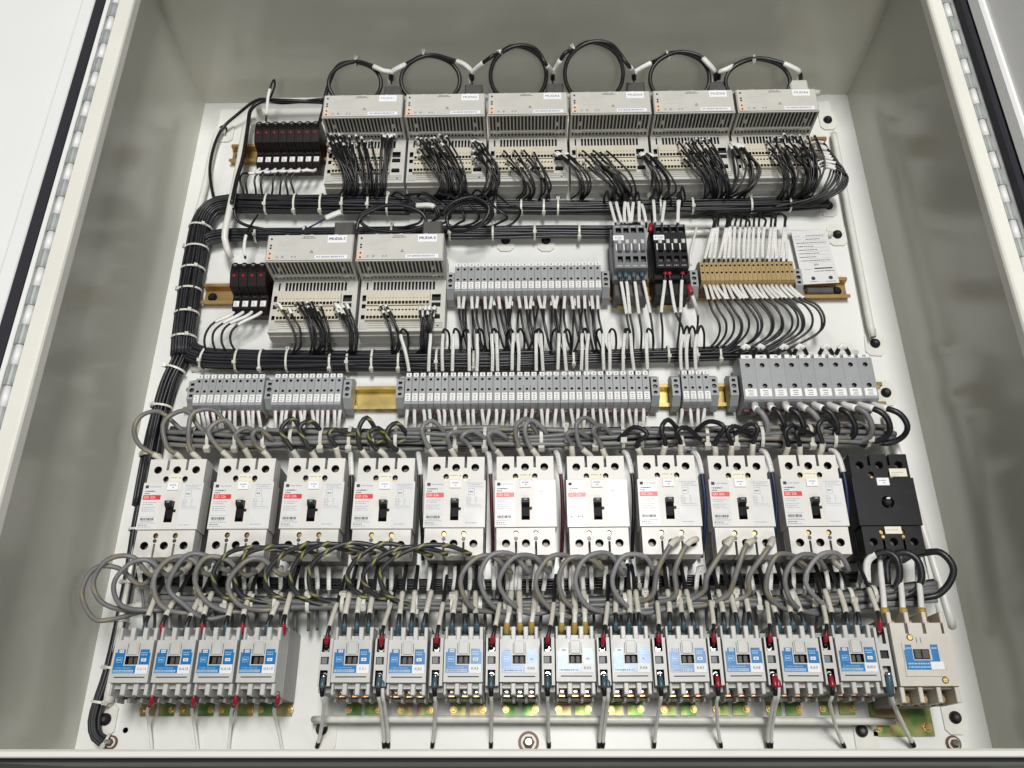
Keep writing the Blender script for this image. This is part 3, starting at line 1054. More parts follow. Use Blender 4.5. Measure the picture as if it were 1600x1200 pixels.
def make_breaker(black=False):
    m = 'black_plastic' if black else 'breaker_white'
    t = thing('circuit_breaker', 'x', 'circuit breaker')
    MB().box(1.5, BW - 1.5, 4, BH - 4, 6, 50).build('body', 'black_matte' if black else 'breaker_side', t)
    px = [BW / 6 + 1, BW / 2, BW * 5 / 6 - 1]
    nx = [BW / 3 + .5, BW * 2 / 3 - .5]
    # upper terminal cover with notches between the poles
    top = [(2, 96.2)]
    top += [(BW - 2, 96.2), (BW - 2, BH)]
    for x in reversed(nx):
        top += [(x + 1.7, BH), (x + 1.7, BH - 15), (x - 1.7, BH - 15), (x - 1.7, BH)]
    top += [(2, BH)]
    hs = [(circ(x, 113.5, 5.1, 16), 13) for x in px] + [(circ(x, 101.2, 3.6, 12, 3.9), 9) for x in nx]
    c1 = MB().plate(top, hs, 48, 73, 0, 1).build('terminal_cover', [m, 'hole_dark'], t)
    bot = [(BW - 2, 33.8), (2, 33.8), (2, 0)]
    for x in nx:
        bot += [(x - 1.4, 0), (x - 1.4, 17), (x + 1.4, 17), (x + 1.4, 0)]
    bot += [(BW - 2, 0)]
    hs = [(circ(x, 14.5, 5.1, 16), 13) for x in px] + [(circ(x, 27, 3.3, 12, 3.6), 6) for x in nx]
    c2 = MB().plate(bot[::-1], hs, 48, 73, 0, 1).build('terminal_cover', [m, 'hole_dark'], t)
    for x in nx:
        MB().cyl((x, 101.6, 64), 2.9, 2.5, 'z', 10).build('screw', 'dark_metal', c1)
        MB().cyl((x, 96.9, 73), 1.6, .5, 'z', 8).build('rivet', 'brass', c1)
        MB().cyl((x, 27.4, 67.4), 2.6, 2.2, 'z', 10).build('screw', 'brass', c2)
        MB().cyl((x, 20.4, 73), 2.4, 1.0, 'z', 10, cap=.4).build('screw', 'dark_metal' if not black else 'brass', c2)
    for x in px:
        MB().cyl((x, 113.5, 60.2), 3.6, 2, 'z', 10).build('screw', 'dark_metal', c1)
        MB().cyl((x, 14.5, 60.2), 3.6, 2, 'z', 10).build('screw', 'dark_metal', c2)
    # middle cover with handle opening
    hx = BW / 2
    hole = rect(hx - 5.2, hx + 5.2, 43.5, 71) if not black else circ(hx + 1, 64, 8, 14)
    MB().plate(rect(0, BW, 34.6, 95.6), [(hole, 12)], 48, 75, 0, 1).build('front_cover', [m, 'hole_dark'], t)
    if not black:
        h = MB().prism([(47, 63.2), (50, 70), (60, 74), (64, 82), (69.5, 83), (70.4, 76), (70.4, 63.2)], hx - 4.7, hx + 4.7).build('handle', 'black_plastic', t)
        MB().box(hx + 5.3, hx + 8, 56.5, 60, 70, 76.4, .6).build('trip_pin', 'black_plastic', t)
        letter('ON', 2.6, 'white_print', h, (hx, 67.4, 83.3))
        # left label
        l = MB().box(1.2, 24.8, 35.6, 94.6, 75.02, 75.2).build('rating_label', 'label_paper', t)
        mb = MB()
        mb.add([(p[0], p[1], 75.26) for p in rect(2.8, 7, 88.2, 92.2)], [(0, 1, 2, 3)], 0)
        for a, b, y, hh in ((3, 17, 83.6, 1.3), (3, 10, 80.6, 1.3)):
            marks(a, b, y, 75.26, hh, mb, 0, 3, 0)
        for k, y in enumerate((69, 66.4, 62.6, 60.2, 57.8)):
            marks(3, 20 - 3 * (k % 2), y, 75.26, .9, mb, 1, k + 20)
        x = 3.4
        rn = random.Random(11)
        while x < 20:
            w = rn.uniform(.35, 1.3)
            mb.add([(p[0], p[1], 75.26) for p in rect(x, x + w, 46, 49.4)], [(0, 1, 2, 3)], 0)
            x += w + rn.uniform(.3, .8)
        marks(4, 20, 44.2, 75.26, .8, mb, 1, 60)
        mb.add([(p[0], p[1], 75.26) for p in rect(1.8, 23, 42.6, 42.95)], [(0, 1, 2, 3)], 0)
        mb.add([(p[0], p[1], 75.26) for p in rect(1.8, 23, 51.4, 51.7)], [(0, 1, 2, 3)], 1)
        marks(2.2, 14, 39.6, 75.26, 1.0, mb, 0, 61)
        marks(2.2, 18, 37.2, 75.26, .9, mb, 1, 62)
        mb.build('print', ['ink', 'ink_grey'], l)
        letter('Cutler-Hammer', 2.35, 'ink', l, (15.6, 90.2, 75.28))
        b = MB().box(2.0, 24.4, 73, 79.2, 75.22, 75.3).build('red_band', 'red_print', l)
        letter('GD 22k', 4.6, 'white_print', b, (10.6, 76.1, 75.36))
        # right label
        r = MB().box(50.4, 75.4, 35.6, 94.6, 75.02, 75.2).build('rating_label', 'label_paper', t)
        mb = MB()
        marks(53, 74, 91.4, 75.26, .9, mb, 0, 70)
        marks(55, 70, 89.2, 75.26, .8, mb, 0, 71)
        marks(55, 74, 86.6, 75.26, .8, mb, 0, 72)
        for a in (rect(55, 63, 84.4, 84.8), rect(55, 63, 76.2, 76.6), rect(55, 55.4, 76.6, 84.4), rect(62.6, 63, 76.6, 84.4)):
            mb.add([(p[0], p[1], 75.26) for p in a], [(0, 1, 2, 3)], 0)
        marks(56.5, 62, 79.8, 75.26, 1.3, mb, 1, 73)
        for k in range(5):
            marks(53, 58 + (k % 3), 73 - k * 2.0, 75.26, .7, mb, 0, 80 + k)
            marks(64, 66, 73 - k * 2.0, 75.26, .7, mb, 0, 90 + k)
        marks(53, 72, 62.8, 75.26, .7, mb, 0, 95)
        mb.add([(p[0], p[1], 75.26) for p in rect(52, 74.5, 60.6, 60.9)], [(0, 1, 2, 3)], 0)
        marks(53, 67, 39.6, 75.26, 1.0, mb, 0, 96)
        mb.build('print', ['ink_grey', 'ink'], r)
        c = MB().box(30.5, 46.5, 95.7, 107.5, 73.05, 73.3).build('cream_label', 'cream_label', c1)
        mb = MB()
        marks(32, 41, 102.4, 73.36, 1.0, mb, 0, 101)
        mb.add([(p[0], p[1], 73.36) for p in circ(44.2, 102.6, 1.1, 8)], [tuple(range(8))], 0)
        mb.build('print', 'ink_grey', c)
        s_ = MB().box(31.5, 45.5, 85.2, 95.2, 75.05, 77.2, .2).build('name_sticker', 'sticker', t)
        mb = MB()
        marks(34.5, 43, 91, 77.3, 1.3, mb, 0, 102, 0)
        marks(38, 40, 87.8, 77.3, 1.2, mb, 0, 103, 0)
        mb.build('print', 'ink_blue', s_)
    else:
        MB().cyl((hx + 1, 64, 62.8), 5.2, 15, 'z', 12, cap=2).build('handle', 'black_matte', t)
        MB().box(hx - .6, hx + 3.8, 67.2, 69.4, 75.1, 78.4, .4).build('handle_mark', 'tag_white', t)
        a = MB().box(49.5, 71, 98, 108.5, 73.05, 73.4).build('cream_label', 'cream_label', c1)
        mb = MB(); marks(52, 66, 102.8, 73.46, 1, mb, 0, 1); marks(52, 60, 99.6, 73.46, .9, mb, 0, 2); mb.build('print', 'ink_grey', a)
        s_ = MB().box(30, 45.4, 85.4, 95.2, 75.05, 77, .2).build('name_sticker', 'sticker', t)
        mb = MB(); marks(33, 42, 91, 77.1, 1.3, mb, 0, 3, 0); marks(37, 40, 88, 77.1, 1.2, mb, 0, 4, 0); mb.build('print', 'ink_blue', s_)
        a = MB().box(30, 50, 24.4, 33.4, 73.05, 73.4).build('cream_label', 'cream_label', c2)
        mb = MB(); marks(32, 46, 28.6, 73.46, 1, mb, 0, 5); mb.build('print', 'ink_grey', a)
    return t


BX = [-488.5 + 89.6 * i for i in range(11)]
BYB = 259.2
bp = make_breaker()
for i in range(10):
    o = bp if i == 0 else copy_tree(bp)
    o.location = ((BX[i] + random.uniform(-.6, .6)) * S, (BYB + random.uniform(-.7, .7)) * S, 0)
    o.rotation_euler.z = random.uniform(-.006, .006)
    tag(o, f'white circuit breaker with red band, {nth(i + 1)} from the left', 'circuit breaker', 'white circuit breakers')
bb = make_breaker(True)
bb.location = (BX[10] * S, BYB * S, 0)
tag(bb, 'black circuit breaker at the right end of the breaker row', 'circuit breaker')


# ================================================================== contactors
def make_contactor(aux):
    t = thing('contactor', 'x', 'contactor')
    m, md = 'contactor_grey', 'contactor_dark'
    W = 45.0
    MB().box(0.8, W - 0.8, 4, 84, 5, 58).build('base', md, t)
    MB().box(1.5, W - 1.5, 12, 70, 58.1, 84).build('core', m, t)
    win = rect(14.6, 29.2, 37, 46.4)
    lines = [(rect(14.9, 15.5, 48, 60), 1), (rect(28.4, 29, 48, 60), 1), (rect(5, 40, 22.6, 23.8), 1.5)]
    MB().plate(rect(0, W - .8, 17.5, 64), [(win, 9)] + lines, 84.2, 97, 0, 1).build('front_cover', [m, 'hole_dark'], t)
    MB().box(16.4, 21.2, 37.6, 45.8, 88.2, 93, .6).box(22.6, 27.4, 37.6, 45.8, 88.2, 93, .6).build('armature', 'body_dark', t)
    MB().box(16.8, 27.2, 47.6, 62, 97.05, 98.4, .5).build('latch', m, t)
    # terminal fins and screws, above and below
    for k in range(4):
        x = (0.2, 12.6, 27.0, 39.6)[k]
        w = (2.6, 5.4, 5.4, 4.2)[k]
        MB().box(x, x + w, 64.2, 79, 58.2, 92, .8).build('terminal_fin', m, t)
        MB().box(x, x + w, 4.5, 17.3, 58.2, 92, .8).build('terminal_fin', m, t)
        MB().box(x + w * .2, x + w * .8, -1.5, 4.3, 52, 72, .6).build('terminal_fin', md, t)
    for x in (7.2, 22.6, 36.0):
        a = MB().box(x - 3.8, x + 3.8, 67, 78, 58.3, 66).build('terminal', 'dark_metal', t)
        MB().cyl((x, 72, 66), 3.4, 3, 'z', 10, cap=.6).build('screw', 'bright_metal', a)
        a = MB().box(x - 3.8, x + 3.8, 7, 16.5, 59, 62).build('terminal', 'dark_metal', t)
        if aux:
            MB().box(x - 3.7, x + 3.7, 4.6, 6.6, 59, 63, .4).build('terminal_edge', 'copper', a)
        MB().cyl((x, 11, 62), 2.8, 3, 'z', 10, cap=.6).build('screw', 'bright_metal', a)
    MB().box(2, W - 2, 3, 17.2, 58.05, 58.9).box(2, W - 2, 64.4, 80, 58.05, 58.9).build('bay_shade', 'hole_dark', t)  # added black sheets, shade of the deep terminal bays put into the colour
    # blue label with its cut-out round the window
    L = [(2, 27.6), (42.6, 27.6), (42.6, 50), (41, 50), (41, 53.6), (30.6, 53.6), (30.6, 35.8), (13.4, 35.8), (13.4, 53.6), (4.4, 53.6), (4.4, 50), (2, 50)]
    lab = MB().plate(L, [], 97.02, 97.3).build('blue_label', 'blue_label', t)
    MB().box(6.4, 11.6, 49.8, 53, 97.32, 97.4).build('pale_field', 'tag_white', lab)
    MB().box(33, 38.8, 40.4, 43.8, 97.32, 97.4).build('pale_field', 'tag_white', lab)
    MB().box(2.8, 26, 28.4, 31.2, 97.32, 97.4).build('pale_field', 'blue_pale', lab)
    mb = MB()
    marks(7.2, 11, 50.7, 97.46, 1.4, mb, 1, 1, 0)
    marks(34.6, 37.4, 41.3, 97.46, 1.5, mb, 1, 2, 0)
    marks(3.4, 25, 29, 97.46, 1.6, mb, 1, 3, 0)
    for a in (rect(4.6, 11.4, 44.6, 45), rect(4.6, 11.4, 39.4, 39.8), rect(4.6, 5, 39.8, 44.6), rect(11, 11.4, 39.8, 44.6)):
        mb.add([(p[0], p[1], 97.36) for p in a], [(0, 1, 2, 3)], 0)
    marks(5.4, 10.4, 41.4, 97.36, 1.6, mb, 0, 4, 0)
    for k, y in enumerate((49.6, 47.2)):
        marks(32, 39, y, 97.36, 1.1, mb, 0, 5 + k, 0)
    mb.build('print', ['blue_pale', 'ink_blue'], lab)
    letter('Cutler-Hammer', 2.9, 'blue_pale', lab, (14, 33.3, 97.4))
    MB().box(28.4, 42.4, 27, 36.8, 97.35, 97.7).build('name_sticker', 'sticker', t)
    # chromate mounting plate with two feet
    f = MB().box(2, 19.5, -11, 6, 0.4, 3).box(24.5, 43, -11, 6, 0.4, 3).box(2, 43, 6, 82, 0.4, 3).build('mounting_plate', 'chromate', t)
    for x in (4.8, 40.4):
        MB().cyl((x, -4, 3), 4.2, 1.4, 'z', 12).cyl((x, -4, 4.4), 3, 2.6, 'z', 6, cap=.5).build('screw', 'brass', f)
    if aux:
        x0, x1 = -16.8, -1.2
        a = MB().box(x0, x1, 8, 72, 5, 80).build('coil_block', md, t)
        cx = (x0 + x1) / 2 - .4
        MB().plate(rect(x0 + 1, x1 - .2, 14, 66), [(rect(cx - 4.6, cx + 4.6, 37.4, 45.6), 4), (rect(cx - 4.4, cx + 4.4, 51, 66 - .05), 10), (rect(cx - 4.4, cx + 4.4, 14.05, 31), 10)], 80.2, 93, 0, 1).build('coil_cover', [m, 'hole_dark'], a)
        MB().box(cx - 4.2, cx + 2.4, 37.8, 45.2, 89.2, 92, .4).build('slider', 'relay_grey', a)
        for y in (54.5, 26):
            MB().cyl((cx, y, 83.2), 3.7, 5, 'z', 10, cap=.8).build('screw', 'bright_metal', a)
    return t


CY = 92.4
KA_X, KA_P = -475.5, 48.2
CX, CP = -223.7, 63.45
cp4 = make_contactor(False)
for i in range(4):
    o = cp4 if i == 0 else copy_tree(cp4)
    o.location = ((KA_X + KA_P * i) * S, CY * S, 0)
    tag(o, f'grey contactor with blue label KA1{4 + i}, {nth(i + 1)} in the left group of four', 'contactor', 'left group of contactors')
    s_ = [c for c in o.children if c.name.startswith('name_sticker')][0]
    letter('KA1%d' % (4 + i), 4.6, 'ink_grey', s_, (35.4, 31.9, 97.8))
cp = make_contactor(True)
for i in range(10):
    o = cp if i == 0 else copy_tree(cp)
    o.location = ((CX + CP * i + random.uniform(-.5, .5)) * S, (CY + random.uniform(-.6, .6)) * S, 0)
    o.rotation_euler.z = random.uniform(-.006, .006)
    tag(o, f'grey contactor with blue label KA{i + 1}, {nth(i + 1)} in the long bottom row', 'contactor', 'long row of contactors')
    s_ = [c for c in o.children if c.name.startswith('name_sticker')][0]
    letter('KA%d' % (i + 1), 4.6, 'ink_grey', s_, (35.4, 31.9, 97.8))

# the large contactor at the right
g = thing('contactor', 'large tan contactor with blue label and brass screws at the lower right', 'contactor', (410, 90, 0))
MB().box(3, 62, -2, 92, 4, 60).build('base', 'contactor_dark', g)
MB().box(0, 64, 12, 84, 60.1, 90).build('core', 'contactor_tan', g)
win = rect(20, 38, 42, 53)
MB().plate([(0, 14), (65, 14), (65, 82), (60, 82), (60, 70), (57, 70), (57, 82), (40, 82), (40, 70), (36, 70), (36, 82), (20, 82), (20, 70), (16, 70), (16, 82), (0, 82)][::1],
           [(win, 8), (circ(20, 66, 3.8, 12), 3), (circ(50, 20, 3.8, 12), 3), (rect(31, 31.7, 56, 66), 1), (rect(26.4, 27.1, 56, 66), 1)], 90.2, 102, 0, 1).build('front_cover', ['contactor_tan', 'hole_dark'], g)
for x, y in ((20, 66), (50, 20)):
    MB().cyl((x, y, 99.1), 3.5, 3.6, 'z', 14, cap=.8).build('screw', 'brass', g)
MB().box(21, 28.4, 42.6, 52.4, 102.2, 104.4, .6).box(29.4, 37.2, 42.6, 52.4, 102.2, 104.4, .6).build('armature', 'body_dark', g)
MB().plate([(8, 24), (52, 24), (52, 32), (54, 32), (54, 60), (9, 60), (9, 38), (8, 36)], [(win, 1.3)], 102.05, 103.4, 0, 1).build('label_frame', ['contactor_tan', 'hole_dark'], g)
L = [(10, 31), (48, 31), (48, 58), (40, 58), (40, 41), (19, 41), (19, 58), (12, 58), (12, 52), (10, 52)]
lab = MB().plate(L, [], 103.45, 103.8).build('blue_label', 'blue_label', g)
mb = MB()
marks(12, 40, 33, 103.9, 1.6, mb, 0, 1, 0); marks(12, 40, 36.6, 103.9, 1.6, mb, 0, 2, 0); marks(13, 18, 53, 103.9, 2, mb, 0, 3, 0); marks(41, 47, 53, 103.9, 2, mb, 0, 4, 0)
mb.build('print', 'blue_pale', lab)
MB().box(36.6, 51, 31, 39.4, 103.9, 104.3).build('name_sticker', 'sticker', g)
for x in (8, 28, 48):
    for y in (-4, 78):
        MB().box(x - 1, x + 12, y, y + 13, 60.2, 72).build('terminal', 'dark_metal', g)
        MB().cyl((x + 5.5, y + 6.5, 72), 5, 4, 'z', 12, cap=.8).build('screw', 'brass', g)
for k, x in enumerate((0, 20.2, 40.2, 60.2)):
    w = 5
    MB().box(x, x + w, -3, 13.8, 60.2, 98, .8).build('terminal_fin', 'contactor_tan', g)
    if k < 4:
        MB().box(x, x + w, 82.2, 95, 60.2, 98, .8).build('terminal_fin', 'contactor_tan', g)
a = MB().box(-18.6, -1, 8, 82, 5, 86).build('coil_block', 'contactor_dark', g)
MB().plate(rect(-17, -2, 14, 78), [(rect(-14, -4.6, 44, 53), 4), (rect(-14, -5, 60, 77.9), 10), (rect(-14, -5, 14.1, 36), 10)], 86.2, 96, 0, 1).build('coil_cover', ['contactor_grey', 'hole_dark'], a)
f = MB().box(-2, 70, -32, 10, 0.4, 3).build('mounting_plate', 'chromate', g)
for x in (4, 62):
    MB().cyl((x, -22, 3), 6, 1.6, 'z', 14).cyl((x, -22, 4.6), 4.2, 3.4, 'z', 6, cap=.6).build('screw', 'brass', f)


# ================================================================== wire harnesses
def every(a, b, st, j=6):
    out, x = [], a
    while x < b:
        out.append(x + random.uniform(-j, j))
        x += st
    return out


bundle('wire_bundle', [Q(285, 556, 20), Q(288, 520, 22), Q(297, 450, 22), Q(307, 390, 22), Q(315, 350, 22), Q(331, 326, 22), Q(362, 318, 22), Q(430, 319, 22), Q(530, 319, 22), Q(640, 321, 20)],
       17, 62, 2.15, 'wire_dark', 'thick dark wire harness bending round the upper left of the panel', [28, 68, 108, 145, 183, 222, 300, 350, 395, 436, 470, 510, 540])
bundle('wire_bundle', [Q(610, 321, 20), Q(760, 323, 20), Q(900, 324, 20), Q(1050, 322, 20), Q(1180, 320, 20), Q(1292, 315, 16)],
       13, 34, 2.1, 'wire_dark', 'dark wire harness along the foot of the upper module row', [165, 205, 240, 262, 420, 470, 560, 620])
bundle('wire_bundle', [Q(306, 400, 20), Q(318, 378, 20), Q(345, 368, 20), Q(420, 366, 18), Q(600, 364, 16), Q(740, 363, 18), Q(860, 362, 18), Q(960, 362, 16), Q(1000, 356, 14)],
       12.5, 22, 2.4, 'wire_dark', 'second dark wire harness behind the middle row modules', [64, 110, 185, 320, 410, 476, 540, 608])
bundle('wire_bundle', [Q(297, 470, 18), Q(287, 520, 18), Q(292, 546, 18), Q(318, 560, 18), Q(370, 563, 18), Q(520, 563, 18), Q(700, 563, 18), Q(850, 561, 18)],
       16.5, 54, 2.15, 'wire_dark', 'thick dark wire harness above the lower terminal strips, left half', [116, 165, 200, 238, 300, 325, 360, 398, 452, 505, 560])
bundle('wire_bundle', [Q(830, 561, 18), Q(950, 557, 18), Q(1080, 553, 18), Q(1150, 551, 16), Q(1195, 556, 10)],
       12, 22, 2.3, 'wire_dark', 'dark wire harness above the lower terminal strips, right half', [60, 130, 195, 235, 268])
bundle('wire_bundle', [Q(292, 520, 14), Q(283, 558, 16), Q(263, 600, 16), Q(246, 660, 16), Q(234, 720, 16), Q(222, 790, 14)],
       14, 28, 2.4, 'wire_dark', 'dark wire harness dropping behind the grey loops at the left', [62, 122, 195])
bundle('wire_bundle', [Q(226, 760, 12), Q(214, 820, 12), Q(202, 900, 12), Q(186, 985, 12), Q(171, 1050, 12), Q(156, 1095, 12), Q(148, 1126, 11), Q(152, 1150, 8), Q(168, 1160, 2)],
       8.5, 12, 2.4, 'wire_dark', 'slim dark wire harness running down the lower left edge', [60, 130, 178, 235, 275, 325, 362])
bundle('wire_bundle', [Q(212, 905, 22), Q(300, 908, 22), Q(500, 912, 22), Q(800, 914, 22), Q(1100, 908, 22), Q(1345, 902, 20)],
       8.5, 13, 2.2, 'wire_black', 'black wire harness hidden behind the grey loops under the breakers', [150, 320, 500, 640])
bundle('wire_bundle', [Q(262, 684, 46), Q(330, 686, 48), Q(460, 686, 48), Q(700, 686, 48), Q(900, 684, 48), Q(1100, 682, 48), Q(1290, 682, 44), Q(1392, 682, 30)],
       16, 20, 3.4, 'wire_grey', 'grey and striped power wires laid along the tops of the breakers', every(30, 960, 36, 9), mats=['wire_grey', 'wire_grey', 'wire_stripe', 'wire_dark', 'wire_brown'], wob=1.1, cat='wire bundle')
bundle('wire_bundle', [Q(235, 938, 58), Q(330, 942, 60), Q(520, 943, 62), Q(760, 946, 62), Q(900, 944, 62), Q(1060, 938, 62), Q(1230, 938, 62), Q(1360, 930, 62), Q(1462, 916, 62)],
       10, 9, 3.5, 'wire_grey', 'grey and striped power wires tied along the tops of the contactors', every(60, 900, 34, 8), mats=['wire_grey', 'wire_brown', 'wire_stripe', 'wire_grey'], wob=1.0)

# ------------------------------------------------------------------ thin control wires
G = 'thin black control wires'


def cw(pts, label, sl=(), m='wire_black', r=1.7, group=G, j=0.8, **k):
    nm = 'module_wire' if 'module' in label else ('sleeved_wire' if sl and 'sleeve' in label else 'control_wire')
    return wire(nm, [jit(p, j) for p in pts], r, m, label, 'wire', group, sl, **k)


# eight wires from the upper fuse holders
tops = [376, 385, 400, 410, 429, 441, 448, 456]
bots = [382, 387, 401, 410, 424, 437, 451, 461]
for i in range(8):
    fx = 408 + i * 12.4
    a = Q(fx, 262, 32)
    cw([a, Q(fx - 6, 267, 40), Q((fx + tops[i] + 6) / 2, 266 + (8 - i) * .5, 46), Q(tops[i] + 3, 271, 44), Q(tops[i] - 2, 282, 42), Q((tops[i] + bots[i]) / 2 - 1, 294, 36), Q(bots[i], 308, 24)],
       f'black wire arching from the upper fuse holders, {nth(i + 1)} from the left', [(6, 34)])
# four from the second row fuse holders
for i in range(4):
    fx = 368 + i * 14
    ex = 327 + i * 13.5
    cw([Q(fx, 486, 34), Q(fx - 10, 493, 42), Q(ex + 8, 505, 44), Q(ex - 5, 518, 42), Q(ex - 8, 534, 36), Q(ex - 4 + i * 2, 552, 24)],
       f'black wire arching from the second row fuse holders, {nth(i + 1)} from the left', [(4, 36 + 3 * i)])

# wires from the upper modules into the harness: (from u range, from v, to u range, count, bulge, sleeve length)
MW = [(1, 510, 536, 210, 536, 557, 14, 4, 9), (1, 546, 568, 214, 560, 574, 8, 3, 9), (1, 569, 580, 220, 578, 588, 4, 2, 6), (1, 597, 617, 211, 592, 604, 9, -2, 12),
      (2, 650, 676, 216, 684, 704, 12, 6, 8), (2, 676, 702, 213, 710, 726, 9, 6, 8), (2, 736, 752, 222, 750, 770, 10, 16, 7),
      (3, 786, 812, 236, 818, 834, 6, 5, 3), (3, 816, 838, 236, 844, 858, 5, 5, 3), (3, 866, 882, 240, 904, 918, 5, 9, 16),
      (4, 906, 922, 237, 960, 976, 4, -3, 3), (4, 926, 946, 236, 972, 988, 7, 4, 3), (4, 998, 1014, 240, 1022, 1050, 7, 8, 12),
      (5, 1058, 1080, 222, 1106, 1122, 7, 0, 5), (5, 1078, 1112, 219, 1116, 1138, 12, 5, 5), (5, 1140, 1158, 226, 1136, 1160, 9, 30, 18),
      (6, 1198, 1224, 217, 1220, 1242, 9, 11, 4), (6, 1224, 1274, 213, 1244, 1264, 13, 18, 6)]
cnt = {}


def droop(u, v, e, ve, bulge, zb, z1):
    P = [Q(u, v + 6, 50), Q(u + (e - u) * .04, v - 1, 58)]
    for t in (.2, .42, .64, .84):
        f = 1 - (1 - t) ** 1.8
        P.append(Q(u + (e - u) * f + bulge * math.sin(math.pi * t), v + (ve - v) * t, zb * (1 - .45 * t) + 6 * math.sin(math.pi * t)))
    P.append(Q(e - random.uniform(-4, 10), ve, z1))
    return P


for mi, u0, u1, v0, e0, e1, n, bulge, sl in MW:
    for k in range(n):
        f = k / max(1, n - 1)
        cnt[mi] = cnt.get(mi, 0) + 1
        u, e = u0 + (u1 - u0) * f, e0 + (e1 - e0) * f + random.uniform(-5, 5)
        v = v0 + (0, 13, 25)[k % 3 if sl < 10 else 0] + random.uniform(-2, 3)
        cw(droop(u, v, e, 311, bulge * random.uniform(.5, 1.5) + random.uniform(-1, 4), random.uniform(60, 78), 26),
           f'black wire from the MUDA{mi} module terminals down to the harness, {nth(cnt[mi])} from the left', [(2, sl + random.uniform(3, 8))], r=1.55, j=1.2)
# six wires that swing out past the right end of the upper row
for k in range(9):
    o = k * 6.5
    cw([Q(1262 + k * 3, 226 + k * 5, 50), Q(1278 + k * 2, 222 + k * 5, 62), Q(1292 + o * .45, 228 + k * 5, 66), Q(1300 + o * .5, 254 + k * 3, 62), Q(1292 + o * .5, 284 + k * 1.5, 54), Q(1268 + o * .35, 308 + k * .6, 42), Q(1210 + k * 7, 322, 26)],
       f'black wire swinging out past the right end of the upper module row, {nth(k + 1)} outward', [(6, 28)], r=1.6, j=1.6)

# second row modules
MW2 = [(7, 432, 450, 474, 458, 464, 2, 4, 18), (7, 462, 486, 472, 484, 502, 7, 6, 6), (7, 489, 500, 478, 508, 516, 3, 2, 8), (7, 522, 540, 476, 545, 552, 7, 4, 14),
       (8, 594, 606, 478, 612, 622, 4, 2, 6), (8, 657, 680, 480, 656, 668, 7, -1, 10)]
for mi, u0, u1, v0, e0, e1, n, bulge, sl in MW2:
    for k in range(n):
        f = k / max(1, n - 1)
        cnt[mi] = cnt.get(mi, 0) + 1
        u, e = u0 + (u1 - u0) * f, e0 + (e1 - e0) * f
        v = v0 + (9 if k % 2 else 0)
        cw(droop(u, v, e, 554, bulge * random.uniform(.6, 1.6) + random.uniform(0, 5), random.uniform(58, 70), 26),
           f'black wire from the MUDA{mi} module terminals down to the harness, {nth(cnt[mi])} from the left', [(2, sl + 6)], r=1.6, j=1.2)

# under the middle grey strip: white sleeves, then black into the harness
uu = [717, 725, 733, 749, 756, 771, 780, 787, 799, 809, 817, 829, 842, 851, 861, 872, 884, 892, 902, 913, 924, 935]
for i in range(22):
    u0 = 716 + i * 10.4
    s = random.choice((-1, 1)) * random.uniform(1, 7)
    cw([Q(u0, 458, 30), Q(u0 + s * .3, 468, 38), Q(u0 + s, 494, 42), Q(u0 + s + 4, 515, 40), Q(u0 + s * 1.3 + 8, 535, 34), Q(u0 + s + 14, 552, 24)],
       f'black wire with printed white sleeve under the middle grey strip, {nth(i + 1)} from the left', [(7, 36)])

for i in range(14):
    u0 = 722 + i * 15.6 + random.uniform(-4, 4)
    s = random.uniform(-16, 16)
    cw([Q(u0, 462, 28), Q(u0 + s * .2, 474, 34), Q(u0 + s * .6, 500, 46), Q(u0 + s, 528, 42), Q(u0 + s * 1.5, 546, 30), Q(u0 + s * 2.6, 556, 22)],
       f'black wire crossing aslant under the middle grey strip, {nth(i + 1)} from the left', [(3, 24)] if i % 2 else [], r=1.6)
# loose wires round the crowded stretch of the upper harness
for i in range(8):
    u0 = 612 + i * 21
    cw([Q(u0, 306, 30), Q(u0 + 12, 300 + random.uniform(-4, 6), 46), Q(u0 + 34, 312 + random.uniform(-8, 12), 52), Q(u0 + 52, 330 + random.uniform(-8, 10), 44), Q(u0 + 44, 346, 32), Q(u0 + 24, 356, 26), Q(u0 - 4, 363, 18)],
       f'loose black wire over the crowded upper harness, {nth(i + 1)} from the left', [], r=1.9, j=2.5)

# pairs of sleeved wires dropping into the long lower strip
pairs = [(628, 1), (672, 0), (690, 1), (707, 1), (735, 0), (743, 1), (769, 1), (777, 0), (803, 0), (812, 1), (840, 1), (848, 0), (874, 0), (882, 1), (908, 1), (917, 0), (944, 0), (953, 1), (976, 1), (987, 0), (1008, 1)]
for i, (u, d) in enumerate(pairs):
    ub = u + random.uniform(-3, 3) + (8 if i == 0 else 0)
    ut = u + random.uniform(-3, 3)
    s = 1 if d else -1
    cw([Q(ub, 588, 40), Q(ub, 579, 46), Q((ub + ut) / 2, 550, 62), Q(ut, 524, 64), Q(ut + 3 * s, 514, 60), Q(ut + 9 * s, 520, 46), Q(ut + 11 * s, 538, 30), Q(ut + 8 * s, 556, 24)],
       f'wire with long printed sleeve dropping into the long lower strip, {nth(i + 1)} from the left', [(8, 62)])
for i, u in enumerate((1064, 1073, 1086)):
    cw([Q(u + 2, 588, 40), Q(u + 1, 576, 46), Q(u, 545, 60), Q(u + 4, 520, 62), Q(u + 9, 510, 56), Q(u + 14, 520, 44), Q(u + 14, 545, 26)],
       f'wire with long printed sleeve dropping into the short strip of four, {nth(i + 1)} from the left', [(8, 60)])

